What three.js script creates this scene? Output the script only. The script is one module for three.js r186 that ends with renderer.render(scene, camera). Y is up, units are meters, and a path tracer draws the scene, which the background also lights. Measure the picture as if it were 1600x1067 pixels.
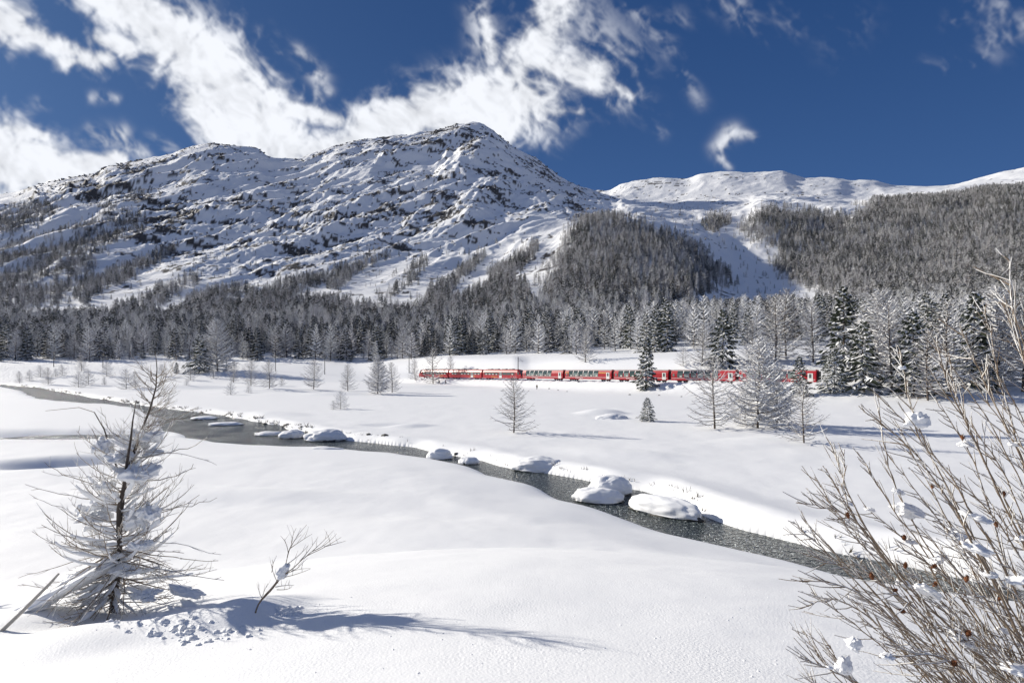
import * as THREE from 'three';
import { mergeGeometries } from 'three/addons/utils/BufferGeometryUtils.js';
import { MarchingCubes } from 'three/addons/objects/MarchingCubes.js';
import { ImprovedNoise } from 'three/addons/math/ImprovedNoise.js';
import { FontLoader } from 'three/addons/loaders/FontLoader.js';
import { TextGeometry } from 'three/addons/geometries/TextGeometry.js';

// ---------------------------------------------------------------- camera, sun, exposure
// eye at the origin, looking along -z; F is the focal length and HX, HY the vanishing point in the photograph's own pixels
const F = 900, HX = 800, HY = 567;
const EXPOSURE = 1.36;
const SUN_INTENSITY = 4.6;
const SUN_DIR = new THREE.Vector3(-0.91, 0.44, -0.41).normalize();

const scene = new THREE.Scene();
const camera = new THREE.PerspectiveCamera(2 * Math.atan(533.5 / F) * 180 / Math.PI, 1600 / 1067, 0.1, 12000);
camera.position.set(0, 0, 0);
camera.lookAt(0, 0, -1);
camera.setViewOffset(1600, 1067, 0, 533.5 - HY, 1600, 1067);
camera.updateProjectionMatrix();
const renderer = new THREE.WebGLRenderer({ antialias: true });
renderer.setSize(1024, 682);
renderer.toneMapping = THREE.LinearToneMapping;
renderer.toneMappingExposure = EXPOSURE;
renderer.shadowMap.enabled = true;
const sun = new THREE.DirectionalLight(new THREE.Color().setRGB(1, 0.935, 0.82), SUN_INTENSITY);
sun.name = 'sun';
sun.position.copy(SUN_DIR).multiplyScalar(800).add(new THREE.Vector3(0, 0, -300));
sun.target.position.set(0, 0, -300);
sun.castShadow = true;
Object.assign(sun.shadow.camera, { left: -700, right: 700, top: 500, bottom: -500, near: 10, far: 3000 });
sun.shadow.mapSize.set(4096, 4096);
scene.add(sun, sun.target);

// ---------------------------------------------------------------- numbers and noise
const { clamp, lerp, smoothstep } = THREE.MathUtils;
const sstep = (a, b, x) => { const t = clamp((x - a) / (b - a), 0, 1); return t * t * (3 - 2 * t); };
function rng(seed) { let a = seed >>> 0; return () => { a = (a + 0x6D2B79F5) | 0; let t = Math.imul(a ^ (a >>> 15), 1 | a); t = (t + Math.imul(t ^ (t >>> 7), 61 | t)) ^ t; return ((t ^ (t >>> 14)) >>> 0) / 4294967296; }; }
const PERM = new Uint8Array(512), GX = new Float32Array(256), GY = new Float32Array(256);
{ const r = rng(77), p = [...Array(256).keys()]; for (let i = 255; i > 0; i--) { const j = Math.floor(r() * (i + 1)); [p[i], p[j]] = [p[j], p[i]]; } for (let i = 0; i < 512; i++) PERM[i] = p[i & 255]; for (let i = 0; i < 256; i++) { const a = r() * 6.28318; GX[i] = Math.cos(a) * 1.5; GY[i] = Math.sin(a) * 1.5; } }
function noise2(x, y) {
  const xi = Math.floor(x), yi = Math.floor(y), fx = x - xi, fy = y - yi, X = xi & 255, Y = yi & 255;
  const u = fx * fx * fx * (fx * (fx * 6 - 15) + 10), v = fy * fy * fy * (fy * (fy * 6 - 15) + 10);
  const a = PERM[PERM[X] + Y], b = PERM[PERM[X + 1] + Y], c = PERM[PERM[X] + Y + 1], d = PERM[PERM[X + 1] + Y + 1];
  const n0 = GX[a] * fx + GY[a] * fy, n1 = GX[b] * (fx - 1) + GY[b] * fy, n2 = GX[c] * fx + GY[c] * (fy - 1), n3 = GX[d] * (fx - 1) + GY[d] * (fy - 1);
  return (n0 + (n1 - n0) * u) * (1 - v) + (n2 + (n3 - n2) * u) * v;
}
function fbm(x, y, oct = 4) { let s = 0, a = 0.5; for (let i = 0; i < oct; i++) { s += a * noise2(x, y); x = x * 2.03 + 17.3; y = y * 2.03 + 9.1; a *= 0.5; } return s; }
function ridged(x, y, oct = 4) { let s = 0, a = 0.5; for (let i = 0; i < oct; i++) { s += a * (1 - 2 * Math.abs(noise2(x, y))); x = x * 2.07 + 31.7; y = y * 2.07 + 3.9; a *= 0.5; } return s; }
const imp = new ImprovedNoise();
function curve(pts) {  // monotone cubic through [x, y] pairs
  const n = pts.length, d = [], m = [];
  for (let i = 0; i < n - 1; i++) d.push((pts[i + 1][1] - pts[i][1]) / (pts[i + 1][0] - pts[i][0]));
  m[0] = d[0]; m[n - 1] = d[n - 2];
  for (let i = 1; i < n - 1; i++) m[i] = d[i - 1] * d[i] <= 0 ? 0 : 2 * d[i - 1] * d[i] / (d[i - 1] + d[i]);
  return (x) => {
    if (x <= pts[0][0]) return pts[0][1];
    if (x >= pts[n - 1][0]) return pts[n - 1][1];
    let i = 0; while (x > pts[i + 1][0]) i++;
    const h = pts[i + 1][0] - pts[i][0], t = (x - pts[i][0]) / h, t2 = t * t, t3 = t2 * t;
    return (2 * t3 - 3 * t2 + 1) * pts[i][1] + (t3 - 2 * t2 + t) * h * m[i] + (-2 * t3 + 3 * t2) * pts[i + 1][1] + (t3 - t2) * h * m[i + 1];
  };
}
const V = (x, y, z) => new THREE.Vector3(x, y, z);
const lit = (r, g, b) => new THREE.Color().setRGB(r, g, b);

// ---------------------------------------------------------------- sky: deep winter blue with torn white clouds
function skyTexture() {
  const W = 4096, H = 2048, data = new Float32Array(W * H * 4);
  // cloud banks as chains of rounded strokes over a tangent plane to the north: x, y, x, y, half-width, half-width, strength
  const strokes = [
    [120, -60, 215, 20, 55, 58, 1], [215, 20, 330, 115, 58, 70, 1], [330, 115, 400, 185, 72, 62, 1.05], [400, 185, 450, 250, 66, 55, 1.1], [300, 150, 340, 215, 48, 40, 0.8], [450, 170, 530, 190, 26, 18, 0.7],
    [450, 240, 540, 232, 40, 40, 0.85], [500, 240, 570, 215, 25, 36, 1], [570, 205, 650, 175, 42, 44, 1.1], [650, 180, 745, 165, 50, 60, 1.1], [745, 165, 825, 150, 60, 66, 1], [800, 130, 850, 60, 50, 48, 0.8], [850, 60, 880, -40, 52, 45, 0.72], [850, 100, 930, 120, 50, 46, 0.72], [920, 110, 985, 150, 36, 16, 0.55], [770, 90, 755, 30, 26, 16, 0.55], [780, 120, 800, 80, 26, 24, 0.6], [830, 170, 905, 175, 36, 16, 0.6], [700, 200, 780, 200, 40, 34, 1],
    [-120, 200, 20, 255, 70, 62, 1.2], [20, 255, 110, 275, 55, 42, 1.2], [100, 262, 185, 248, 36, 18, 1], [10, 200, 70, 215, 24, 12, 0.7],
    [-60, 10, 20, 40, 50, 42, 1.05], [20, 45, 70, 62, 34, 18, 0.9], [60, 62, 150, 95, 18, 26, 0.75], [100, 95, 165, 90, 18, 26, 0.7], [150, 60, 200, 75, 25, 30, 0.7],
  ];
  const wisps = [
    [462, 88, 500, 125, 13, 16, 0.75], [500, 125, 514, 142, 14, 10, 0.6], [494, 128, 500, 165, 10, 7, 0.65], [380, 92, 420, 118, 22, 18, 0.6], [250, -5, 300, 20, 26, 30, 0.7], [240, 225, 285, 232, 14, 12, 0.55],
    [985, 12, 1048, 78, 15, 17, 0.4], [1048, 78, 1098, 158, 17, 11, 0.3], [1020, 40, 1065, 28, 14, 18, 0.24], [1130, -10, 1200, 58, 22, 15, 0.36], [1215, 20, 1245, 50, 22, 15, 0.2],
    [1566, -5, 1552, 70, 20, 24, 0.36], [1552, 70, 1530, 96, 22, 10, 0.34], [1550, 62, 1620, 36, 22, 24, 0.34], [1488, 34, 1525, 4, 15, 17, 0.33], [1005, 172, 1034, 206, 16, 12, 0.2], [1455, 106, 1485, 98, 16, 16, 0.15], [985, 130, 1010, 175, 26, 20, 0.35],
    [1176, 216, 1140, 209, 7, 14, 0.72], [1140, 208, 1122, 230, 15, 13, 0.85], [1121, 230, 1128, 250, 11, 8, 0.75], [1128, 250, 1143, 264, 7, 5, 0.6], [60, 160, 68, 162, 12, 9, 0.5], [145, 152, 185, 156, 10, 7, 0.5], [1300, 60, 1340, 30, 30, 30, 0.12],
    [140, 216, 190, 212, 16, 15, 0.95], [190, 220, 226, 245, 15, 12, 0.8], [860, -10, 960, 90, 60, 50, 0.5], [760, 60, 745, 10, 26, 20, 0.7], [900, 150, 985, 160, 40, 24, 0.5], [640, 130, 720, 110, 24, 24, 0.4], [800, 190, 880, 190, 40, 26, 0.55], [410, 60, 440, 90, 16, 20, 0.4],
  ];
  const mask = (x, y) => {
    let best = -2;
    for (const [x0, y0, x1, y1, w0, w1, s] of strokes) {
      const dx = x1 - x0, dy = y1 - y0, t = clamp(((x - x0) * dx + (y - y0) * dy) / (dx * dx + dy * dy), 0, 1);
      const w = w0 + (w1 - w0) * t, q = Math.hypot(x - x0 - dx * t, y - y0 - dy * t) / w;
      const v = s - q * (0.55 + 0.45 * s);
      if (v > best) best = v;
    }
    return best;
  };
  const thin = (x, y, n) => {
    let s = 0;
    for (const [x0, y0, x1, y1, w0, w1, k] of wisps) {
      if (x < Math.min(x0, x1) - 90 || x > Math.max(x0, x1) + 90 || y < Math.min(y0, y1) - 90 || y > Math.max(y0, y1) + 90) continue;
      const dx = x1 - x0, dy = y1 - y0, t = clamp(((x - x0) * dx + (y - y0) * dy) / (dx * dx + dy * dy), 0, 1);
      const w = w0 + (w1 - w0) * t, q = Math.hypot(x - x0 - dx * t, y - y0 - dy * t) / w;
      s = Math.max(s, k * Math.exp(-q * q * 1.1) * sstep(-0.25, 0.5, n + (k - 0.55) * 0.7));
    }
    return s;
  };
  for (let row = 0; row < H; row++) {
    const up = ((row + 0.5) / H - 0.5) * Math.PI, el = Math.max(0, up), sy = Math.sin(up);
    for (let col = 0; col < W; col++) {
      const at = (row * W + col) * 4;
      if (up < -0.01) { data[at] = 0.5; data[at + 1] = 0.52; data[at + 2] = 0.56; data[at + 3] = 1; continue; }
      const rd = ((col + 0.5) / W - 0.5) * 2 * Math.PI, cx = Math.cos(rd) * Math.cos(up), cz = Math.sin(rd) * Math.cos(up);
      const toSun = cx * SUN_DIR.x + sy * SUN_DIR.y + cz * SUN_DIR.z;
      const k = Math.pow(clamp(1 - el / 0.9, 0, 1), 2.4);                 // paler towards the horizon
      const glow = Math.pow(clamp(toSun * 0.5 + 0.5, 0, 1), 4) * 0.5 + Math.exp((toSun - 1) * 14) * 0.9;
      let r = 0.0115 + 0.074 * k + 0.055 * glow, g = 0.048 + 0.142 * k + 0.085 * glow, b = 0.165 + 0.27 * k + 0.13 * glow;
      // clouds
      const az = Math.atan2(cx, -cz);
      let d, px, py;
      const front = -cz > 0.25;
      if (front) { px = HX + F * cx / -cz; py = HY - F * sy / -cz; }
      const ax = az * 2.6, ay = el * 5.2;
      const general = fbm(ax * 0.9 + 40.3, ay * 0.8 + 11.2, 3) * 2.2 - 0.42;
      const edge = front ? sstep(0, 160, Math.max(px - 1680, -px - 60, -py - 60)) : 1;
      let m = edge < 1 ? mask(px, py) * (1 - edge) + general * edge : general;
      d = 0;
      if (m > -1.3 || (front && edge < 1)) {
        const u = front && edge < 1 ? px : az * 900, v = front && edge < 1 ? py : -el * 900;
        const wx = fbm(u / 130 + 5, v / 130, 4), wy = fbm(u / 130 + 60, v / 130 + 31, 4);
        const a = (u + v) * 0.7071 + wx * 46, c = (u - v) * 0.7071 + wy * 46;   // the wind pulls the wisps out along one diagonal
        const n = fbm(a / 120, c / 78, 7), n2 = fbm(a / 46 + 9, c / 19 + 4, 6), n3 = ridged(u / 34 + wx * 1.6, v / 34 + wy * 1.6, 5);
        const x = m + n * 0.95 + n2 * 0.55 + (n3 - 0.25) * 0.42;
        d = Math.pow(sstep(-0.34, 0.74, x), 1.25) * clamp(0.72 + m * 0.9, 0, 1);
        if (front && edge < 1) d = Math.max(d, thin(px + wx * 14, py + wy * 14, n * 0.8 + n2 * 0.7 + (n3 - 0.25) * 0.35) * (1 - edge));
        if (d > 0.001) {
          const body = clamp(0.86 + n * 0.3 + n2 * 0.2 + (n3 - 0.2) * 0.16 + 0.2 * (d - 0.5), 0.55, 1.08);
          const cr = 0.86 * body, cg = 0.885 * body, cb = 0.94 * body;
          r += (cr - r) * d; g += (cg - g) * d; b += (cb - b) * d;
        }
      }
      data[at] = r / EXPOSURE; data[at + 1] = g / EXPOSURE; data[at + 2] = b / EXPOSURE; data[at + 3] = 1;
    }
  }
  const t = new THREE.DataTexture(data, W, H, THREE.RGBAFormat, THREE.FloatType);
  t.mapping = THREE.EquirectangularReflectionMapping; t.magFilter = THREE.LinearFilter; t.needsUpdate = true;
  return t;
}
const sky = skyTexture();
scene.background = sky;
scene.environment = sky;

// ---------------------------------------------------------------- names, labels, builders
const taken = {};
function numbered(name) { const n = taken[name] = (taken[name] ?? -1) + 1; return n ? `${name}_${String(n).padStart(3, '0')}` : name; }
function tag(o, label, category, group, kind) { if (label) o.userData.label = label; if (category) o.userData.category = category; if (group) o.userData.group = group; if (kind) o.userData.kind = kind; return o; }
function shade(o) { o.castShadow = true; o.receiveShadow = true; return o; }
function thing(name, pos, label, category, group) { const o = new THREE.Group(); o.name = numbered(name); o.position.copy(pos); scene.add(o); return tag(o, label, category, group); }
function part(name, geo, mat, parent) { const m = shade(new THREE.Mesh(geo, mat)); m.name = name; parent.add(m); return m; }
function structure(name, geo, mat) { const m = shade(new THREE.Mesh(geo, mat)); m.name = numbered(name); m.userData.kind = 'structure'; scene.add(m); return m; }
function copy(root, name, pos, label, category, group) { const c = root.clone(); c.name = numbered(name); c.position.copy(pos); c.userData = {}; scene.add(c); return tag(c, label, category, group); }

class MB {  // collects triangles with their own normals
  constructor() { this.p = []; this.n = []; this.c = []; this.col = null; }
  tri(a, b, c) {
    const ux = b.x - a.x, uy = b.y - a.y, uz = b.z - a.z, vx = c.x - a.x, vy = c.y - a.y, vz = c.z - a.z;
    let nx = uy * vz - uz * vy, ny = uz * vx - ux * vz, nz = ux * vy - uy * vx; const l = Math.hypot(nx, ny, nz) || 1; nx /= l; ny /= l; nz /= l;
    this.p.push(a.x, a.y, a.z, b.x, b.y, b.z, c.x, c.y, c.z);
    this.n.push(nx, ny, nz, nx, ny, nz, nx, ny, nz);
    if (this.col) for (let i = 0; i < 3; i++) this.c.push(...this.col);
  }
  spike(base, tip, w) {  // a three-sided thorn
    const d = tip.clone().sub(base), s = Math.abs(d.y) > 0.9 * d.length() ? V(1, 0, 0) : V(0, 1, 0);
    const u = d.clone().cross(s).normalize().multiplyScalar(w), v = d.clone().cross(u).normalize().multiplyScalar(w);
    const a = base.clone().add(u), b = base.clone().addScaledVector(u, -0.5).addScaledVector(v, 0.87), c = base.clone().addScaledVector(u, -0.5).addScaledVector(v, -0.87);
    this.tri(a, b, tip); this.tri(b, c, tip); this.tri(c, a, tip);
  }
  leaf(base, tip, w, side) {  // a kite-shaped spray
    const m = base.clone().lerp(tip, 0.45);
    const l = m.clone().addScaledVector(side, w), r = m.clone().addScaledVector(side, -w);
    this.tri(base, l, tip); this.tri(base, tip, r);
  }
  tube(pts, radii, sides = 4, smooth = true) {
    const rings = [];
    let u = null;
    for (let i = 0; i < pts.length; i++) {
      const d = pts[Math.min(i + 1, pts.length - 1)].clone().sub(pts[Math.max(i - 1, 0)]).normalize();
      if (!u) { u = (Math.abs(d.y) > 0.9 ? V(1, 0, 0) : V(0, 1, 0)).cross(d).normalize(); } else u.addScaledVector(d, -u.dot(d)).normalize();
      const v = d.clone().cross(u), ring = [];
      for (let k = 0; k < sides; k++) { const a = k / sides * 6.28318, n = u.clone().multiplyScalar(Math.cos(a)).addScaledVector(v, Math.sin(a)); ring.push([pts[i].clone().addScaledVector(n, radii[i]), n]); }
      rings.push(ring);
    }
    const put = (q) => { this.p.push(q[0].x, q[0].y, q[0].z); this.n.push(q[1].x, q[1].y, q[1].z); if (this.col) this.c.push(...this.col); };
    for (let i = 0; i + 1 < rings.length; i++) for (let k = 0; k < sides; k++) {
      const a = rings[i][k], b = rings[i][(k + 1) % sides], c = rings[i + 1][(k + 1) % sides], d = rings[i + 1][k];
      put(a); put(b); put(c); put(a); put(c); put(d);
    }
    const last = rings[rings.length - 1], tip = [pts[pts.length - 1].clone(), pts[pts.length - 1].clone().sub(pts[pts.length - 2]).normalize()];
    for (let k = 0; k < sides; k++) { put(last[k]); put(last[(k + 1) % sides]); put(tip); }
  }
  box(cx, cy, cz, sx, sy, sz) { const g = new THREE.BoxGeometry(sx, sy, sz).toNonIndexed(); g.translate(cx, cy, cz); this.add(g); }
  add(g, m) { const q = g.index ? g.toNonIndexed() : g; if (m) q.applyMatrix4(m); const p = q.attributes.position.array, n = q.attributes.normal.array; for (let i = 0; i < p.length; i++) { this.p.push(p[i]); this.n.push(n[i]); } if (this.col) for (let i = 0; i < p.length; i += 3) this.c.push(...this.col); }
  geo() {
    const g = new THREE.BufferGeometry();
    g.setAttribute('position', new THREE.BufferAttribute(new Float32Array(this.p), 3));
    g.setAttribute('normal', new THREE.BufferAttribute(new Float32Array(this.n), 3));
    if (this.c.length) g.setAttribute('color', new THREE.BufferAttribute(new Float32Array(this.c), 3));
    return g;
  }
}
function noiseTexture(size, f, colors) {  // grey relief, or colour when colors is true
  const d = new Uint8Array(size * size * 4);
  for (let y = 0; y < size; y++) for (let x = 0; x < size; x++) { const c = f(x / size, y / size), i = (y * size + x) * 4; if (colors) { d[i] = c[0]; d[i + 1] = c[1]; d[i + 2] = c[2]; } else d[i] = d[i + 1] = d[i + 2] = clamp(c, 0, 1) * 255; d[i + 3] = 255; }
  const t = new THREE.DataTexture(d, size, size); t.wrapS = t.wrapT = THREE.RepeatWrapping; t.magFilter = THREE.LinearFilter; t.needsUpdate = true; if (colors) t.colorSpace = THREE.SRGBColorSpace; return t;
}
const wrapFbm = (u, v, f, oct) => { const a = (x, y) => fbm(x * f, y * f, oct), s = (t) => t * t * (3 - 2 * t), wu = s(u), wv = s(v); return (a(u, v) * (1 - wu) + a(u - 1, v) * wu) * (1 - wv) + (a(u, v - 1) * (1 - wu) + a(u - 1, v - 1) * wu) * wv; };

// ---------------------------------------------------------------- the lie of the land: metres relative to the eye, X to the right, D ahead
const WATER = -8.72;
// river: X, D, half-width of the water
const RIVER_KEYS = [[-420, 400, 6], [-330, 310, 6], [-250, 261, 2.5], [-172, 201, 2.6], [-104, 137, 4.2], [-74, 114, 1.3], [-53.6, 94.5, 4], [-37, 75.2, 6], [-26, 65.2, 5], [-18, 61.3, 2.6], [-11.6, 57.6, 1.7], [-5.9, 52.4, 1.1], [-0.7, 46.3, 1.2], [3.6, 41.2, 2.3], [6.5, 36.5, 2.8], [9.5, 31.5, 1.7], [12.2, 27.4, 1.25], [15.4, 24.1, 1.1], [20.3, 20.3, 1.4], [29.1, 17, 1.6], [50, 14, 2], [110, 8, 3]];
const RIVER = [];
{ const c = new THREE.CatmullRomCurve3(RIVER_KEYS.map(([x, d, w]) => V(x, w, d)), false, 'centripetal'); const n = 260; for (let i = 0; i <= n; i++) { const p = c.getPoint(i / n); RIVER.push([p.x, p.z, p.y]); } }
function riverAt(X, D) {
  let best = 1e12, bi = 0, bt = 0;
  for (let i = 0; i + 1 < RIVER.length; i++) {
    const a = RIVER[i], b = RIVER[i + 1], dx = b[0] - a[0], dd = b[1] - a[1], t = clamp(((X - a[0]) * dx + (D - a[1]) * dd) / (dx * dx + dd * dd), 0, 1);
    const ex = X - a[0] - dx * t, ed = D - a[1] - dd * t, q = ex * ex + ed * ed;
    if (q < best) { best = q; bi = i; bt = t; }
  }
  const a = RIVER[bi], b = RIVER[bi + 1], near = (b[0] - a[0]) * (D - a[1]) - (b[1] - a[1]) * (X - a[0]) < 0;
  return { d: Math.sqrt(best), hw: a[2] + (b[2] - a[2]) * bt, near, s: bi + bt };
}
const KNOLL = curve([[0, -1.8], [3, -2.18], [6, -2.74], [8.5, -3.2], [12, -4.02], [16, -5.15], [18, -5.82], [21, -6.75], [26, -7.2], [34, -7.5], [45, -7.75], [70, -7.95], [200, -8.3], [400, -8.4]]);
// soft humps (and hollows) of the snow: X, D, half-length along, half-length across, turn, height
const HUMPS = [
  [-35.5, 47, 4.4, 2.4, 0.35, -1.35], [-51, 67, 9.5, 3.6, 0.0, -1.8], [-4.95, 6.3, 0.95, 0.5, 0.1, 0.16], [-6.6, 7.4, 0.9, 0.8, 0, 0.3], [-3.4, 6.75, 0.6, 0.45, 0.4, 0.14], [-3.2, 7.4, 0.5, 0.35, 0.2, 0.1],
  [-17, 33, 7, 1.6, -0.15, 0.32], [-4, 24, 5, 2.2, -0.25, 0.25], [-13, 74, 2.4, 1.4, 0.2, 0.35], [-16, 76, 3, 1.5, 0.1, -0.3], [14.5, 93, 3.2, 2, 0, 0.75], [-22, 66, 3, 1, 0.5, 0.3], [9, 52, 5, 2, -0.5, 0.25], [-38, 92, 5, 2.4, -0.5, 0.4], [30, 60, 8, 3, 0.2, 0.25],
  [-70, 170, 12, 6, 0.3, 0.8], [-110, 190, 14, 6, 0.2, 1.0], [-160, 215, 14, 7, 0.2, 1.0], [-140, 175, 10, 5, 0.1, 0.7], [-45, 150, 8, 4, 0.3, 0.6], [-30, 200, 12, 5, 0, 0.7],
];
const trackD = curve([[540, 289], [600, 262], [640, 247.8], [700, 229.2], [760, 213.6], [800, 203.7], [850, 193], [900, 183.3], [950, 174.6], [1000, 166.7], [1050, 159.4], [1100, 152.8], [1150, 146.7], [1200, 141], [1282, 132.6], [1350, 128.5], [1450, 126], [1600, 125], [2500, 125]]);
const railH = curve([[400, -7.2], [640, -6.35], [819, -5.9], [1282, -5.07], [1600, -4.6], [2500, -4.2]]);
const c0D = curve([[-900, 250], [520, 250], [580, 254], [640, 251.5], [700, 232.8], [760, 217.2], [800, 207.3], [850, 196.6], [900, 186.9], [950, 178.2], [1000, 170.3], [1050, 163], [1100, 156.4], [1150, 150.3], [1200, 144.6], [1282, 136.2], [1350, 132], [1450, 129.5], [1600, 128.5], [2500, 128.5]]);
const c0H = curve([[-900, -8.2], [520, -8.2], [580, -7.6], [640, -6.6], [819, -6.1], [1282, -5.3], [1600, -4.8], [2500, -4.4]]);
const SKYLINE = curve([[-900, 470], [-300, 380], [-120, 330], [0, 305], [20, 302], [65, 288], [100, 280], [145, 274], [165, 262], [225, 250], [265, 242], [300, 230], [330, 226.5], [370, 228], [400, 233], [425, 245], [460, 248], [500, 236], [530, 226], [600, 216], [650, 208], [675, 205], [700, 199], [725, 193.5], [745, 193.5], [768, 203], [800, 227], [830, 245], [850, 257], [880, 279], [925, 300], [960, 312], [1000, 316], [1050, 314], [1100, 309], [1200, 303], [1300, 305], [1345, 312], [1400, 304], [1500, 293], [1600, 283], [1750, 268], [1950, 250], [2500, 300]]);
const BACK = curve([[-900, 540], [0, 420], [600, 360], [850, 330], [925, 299], [950, 298], [960, 294], [970, 289], [1000, 281], [1040, 277.5], [1070, 279], [1100, 271], [1140, 267.5], [1180, 269.5], [1220, 266.5], [1240, 272], [1260, 277], [1300, 277], [1330, 280], [1370, 282], [1400, 288.5], [1430, 291], [1485, 289], [1525, 279], [1600, 261], [1800, 225], [2500, 280]]);
const yTo = (f) => f;
const BANDS = [   // distance and apparent height (in the photograph's pixels) of lines across the slopes, by bearing
  [curve([[-900, 300], [540, 296], [640, 272], [700, 248], [800, 224], [900, 203], [1000, 188], [1100, 174], [1300, 160], [1600, 150], [2500, 150]]), curve([[-900, 574], [300, 573], [540, 573], [640, 569], [700, 560], [800, 560], [830, 566], [900, 562], [1000, 560], [1100, 560], [1200, 558], [1300, 558], [1400, 565], [1600, 570], [2500, 570]])],
  [curve([[-900, 340], [540, 333], [640, 305], [800, 262], [900, 245], [1000, 228], [1100, 214], [1300, 200], [1600, 190], [2500, 190]]), curve([[-900, 561], [400, 560], [600, 561], [700, 555], [800, 553], [900, 551], [1000, 548], [1100, 544], [1200, 541], [1300, 541], [1400, 547], [1600, 556], [2500, 555]])],
  [() => 450, curve([[-900, 535], [0, 529], [400, 526], [650, 524], [800, 516], [1000, 505], [1150, 502], [1300, 500], [1450, 492], [1600, 484], [2500, 470]])],
  [() => 680, curve([[-900, 520], [0, 494], [200, 492], [400, 488], [600, 485], [750, 472], [850, 450], [965, 432], [1070, 445], [1150, 474], [1250, 472], [1350, 458], [1450, 448], [1600, 432], [2500, 415]])],
  [() => 950, curve([[-900, 505], [0, 448], [200, 440], [400, 438], [600, 430], [750, 415], [850, 395], [930, 368], [1000, 370], [1080, 392], [1150, 424], [1230, 424], [1330, 410], [1450, 395], [1600, 372], [2500, 360]])],
  [() => 1400, curve([[-900, 490], [-200, 420], [0, 368], [150, 350], [300, 345], [450, 343], [600, 332], [750, 320], [850, 328], [900, 331], [965, 326], [1050, 338], [1110, 348], [1160, 345], [1200, 332], [1300, 338], [1350, 330], [1450, 322], [1600, 305], [2500, 310]])],
  [() => 2300, SKYLINE],
  [() => 3200, BACK],
  [() => 4600, (p) => BACK(p) + 120],
];
function bandHeight(p, D) {
  const n = BANDS.length + 1, xs = new Array(n), hs = new Array(n);
  xs[0] = c0D(p); hs[0] = c0H(p);
  for (let k = 0; k < BANDS.length; k++) { xs[k + 1] = BANDS[k][0](p); hs[k + 1] = (HY - BANDS[k][1](p)) * xs[k + 1] / F; }
  if (D <= xs[0]) return hs[0];
  if (D >= xs[n - 1]) return hs[n - 1];
  let i = 0; while (D > xs[i + 1]) i++;
  const sl = (j) => (hs[j + 1] - hs[j]) / (xs[j + 1] - xs[j]);
  const tan = (j, left) => { if (left && (j === n - 2 || j === n - 3)) return Math.max(hs[j] / xs[j] * 1.12, 0); if (j <= 0) return sl(0) * 0.6; if (j >= n - 1) return sl(n - 2); const a = sl(j - 1), b = sl(j); return a * b <= 0 ? 0 : 2 * a * b / (a + b); };
  const h = xs[i + 1] - xs[i], t = (D - xs[i]) / h, t2 = t * t, t3 = t2 * t;
  return (2 * t3 - 3 * t2 + 1) * hs[i] + (t3 - 2 * t2 + t) * h * tan(i) + (-2 * t3 + 3 * t2) * hs[i + 1] + (t3 - t2) * h * tan(i + 1, true);
}
function lowland(X, D) {
  const r = Math.hypot(X, D), rv = riverAt(X, D);
  let top = KNOLL(r);
  if (!rv.near && rv.d > 1) top = Math.min(top, lerp(top, -8.15 - 0.25 * sstep(100, 220, D), sstep(0, 6, rv.d - rv.hw)));
  if (r < 120) top += 0.10 * fbm(X / 9, D / 9, 3) * sstep(9, 30, r) + 0.05 * fbm(X / 3.1 + 9, D / 3.1, 3) * sstep(2, 8, r) + (r < 40 ? 0.016 * fbm((X + 0.3 * D) / 0.9, D / 0.42, 2) * (0.4 + noise2(X / 4, D / 4)) : 0);
  else top += 0.5 * fbm(X / 26, D / 26, 3) * sstep(120, 180, r);
  for (const [hx, hd, a, b, t, hh] of HUMPS) {
    const ex = X - hx, ed = D - hd; if (Math.abs(ex) > a * 3 || Math.abs(ed) > a * 3) continue;
    const u = (ex * Math.cos(t) + ed * Math.sin(t)) / a, v = (-ex * Math.sin(t) + ed * Math.cos(t)) / b, q = u * u + v * v;
    if (q < 7) top += hh * Math.exp(-q * q * 0.35 - q * 0.35);
  }
  const e = rv.d - rv.hw - (0.55 + rv.hw * 0.08) * noise2(X / 5.2, D / 5.2);
  if (rv.near) top = Math.min(top, lerp(top, -8.25, sstep(13, 24, D) * (1 - sstep(1.0, lerp(9, 26, sstep(40, 60, D)), e)) * lerp(1, 0.75, sstep(28, 36, D) * (1 - sstep(44, 54, D)))));
  if (e < 8) {
    const bed = -9.6;
    if (e <= 0) top = bed;
    else {
      const w = rv.near ? 3.4 + 1.2 * noise2(X / 7, D / 7) : 2.6 + 1.2 * noise2(X / 6.5, D / 6.5) + 0.6 * sstep(60, 120, D);
      const q = clamp(e / w, 0, 1), round = Math.pow(1 - Math.pow(1 - q, 2.3), rv.near ? 0.62 : 0.8);
      top = -9.1 + (top + 9.1) * round;
    }
  }
  return top;
}
function bearing(X, D) { const De = Math.max(D, Math.abs(X) / 1.88, 0.01); return [HX + F * X / De, De]; }
const ROCKY = [[185, 285, 70, 36, 1.1], [340, 245, 60, 26, 0.6], [700, 215, 90, 24, 0.85], [560, 235, 80, 20, 0.4], [520, 340, 140, 34, 0.62], [330, 318, 120, 20, 0.6], [600, 385, 80, 14, 0.5], [470, 290, 60, 12, 0.5], [640, 275, 50, 10, 0.55], [250, 360, 70, 40, 0.8], [650, 330, 110, 40, 0.6], [420, 395, 120, 40, 0.7], [780, 300, 70, 40, 0.5], [850, 265, 40, 20, 0.8], [900, 310, 60, 24, 0.45], [100, 300, 60, 20, 0.6], [1020, 288, 50, 10, 0.9], [1160, 278, 60, 8, 0.5], [1090, 300, 30, 8, 0.3]];
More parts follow.
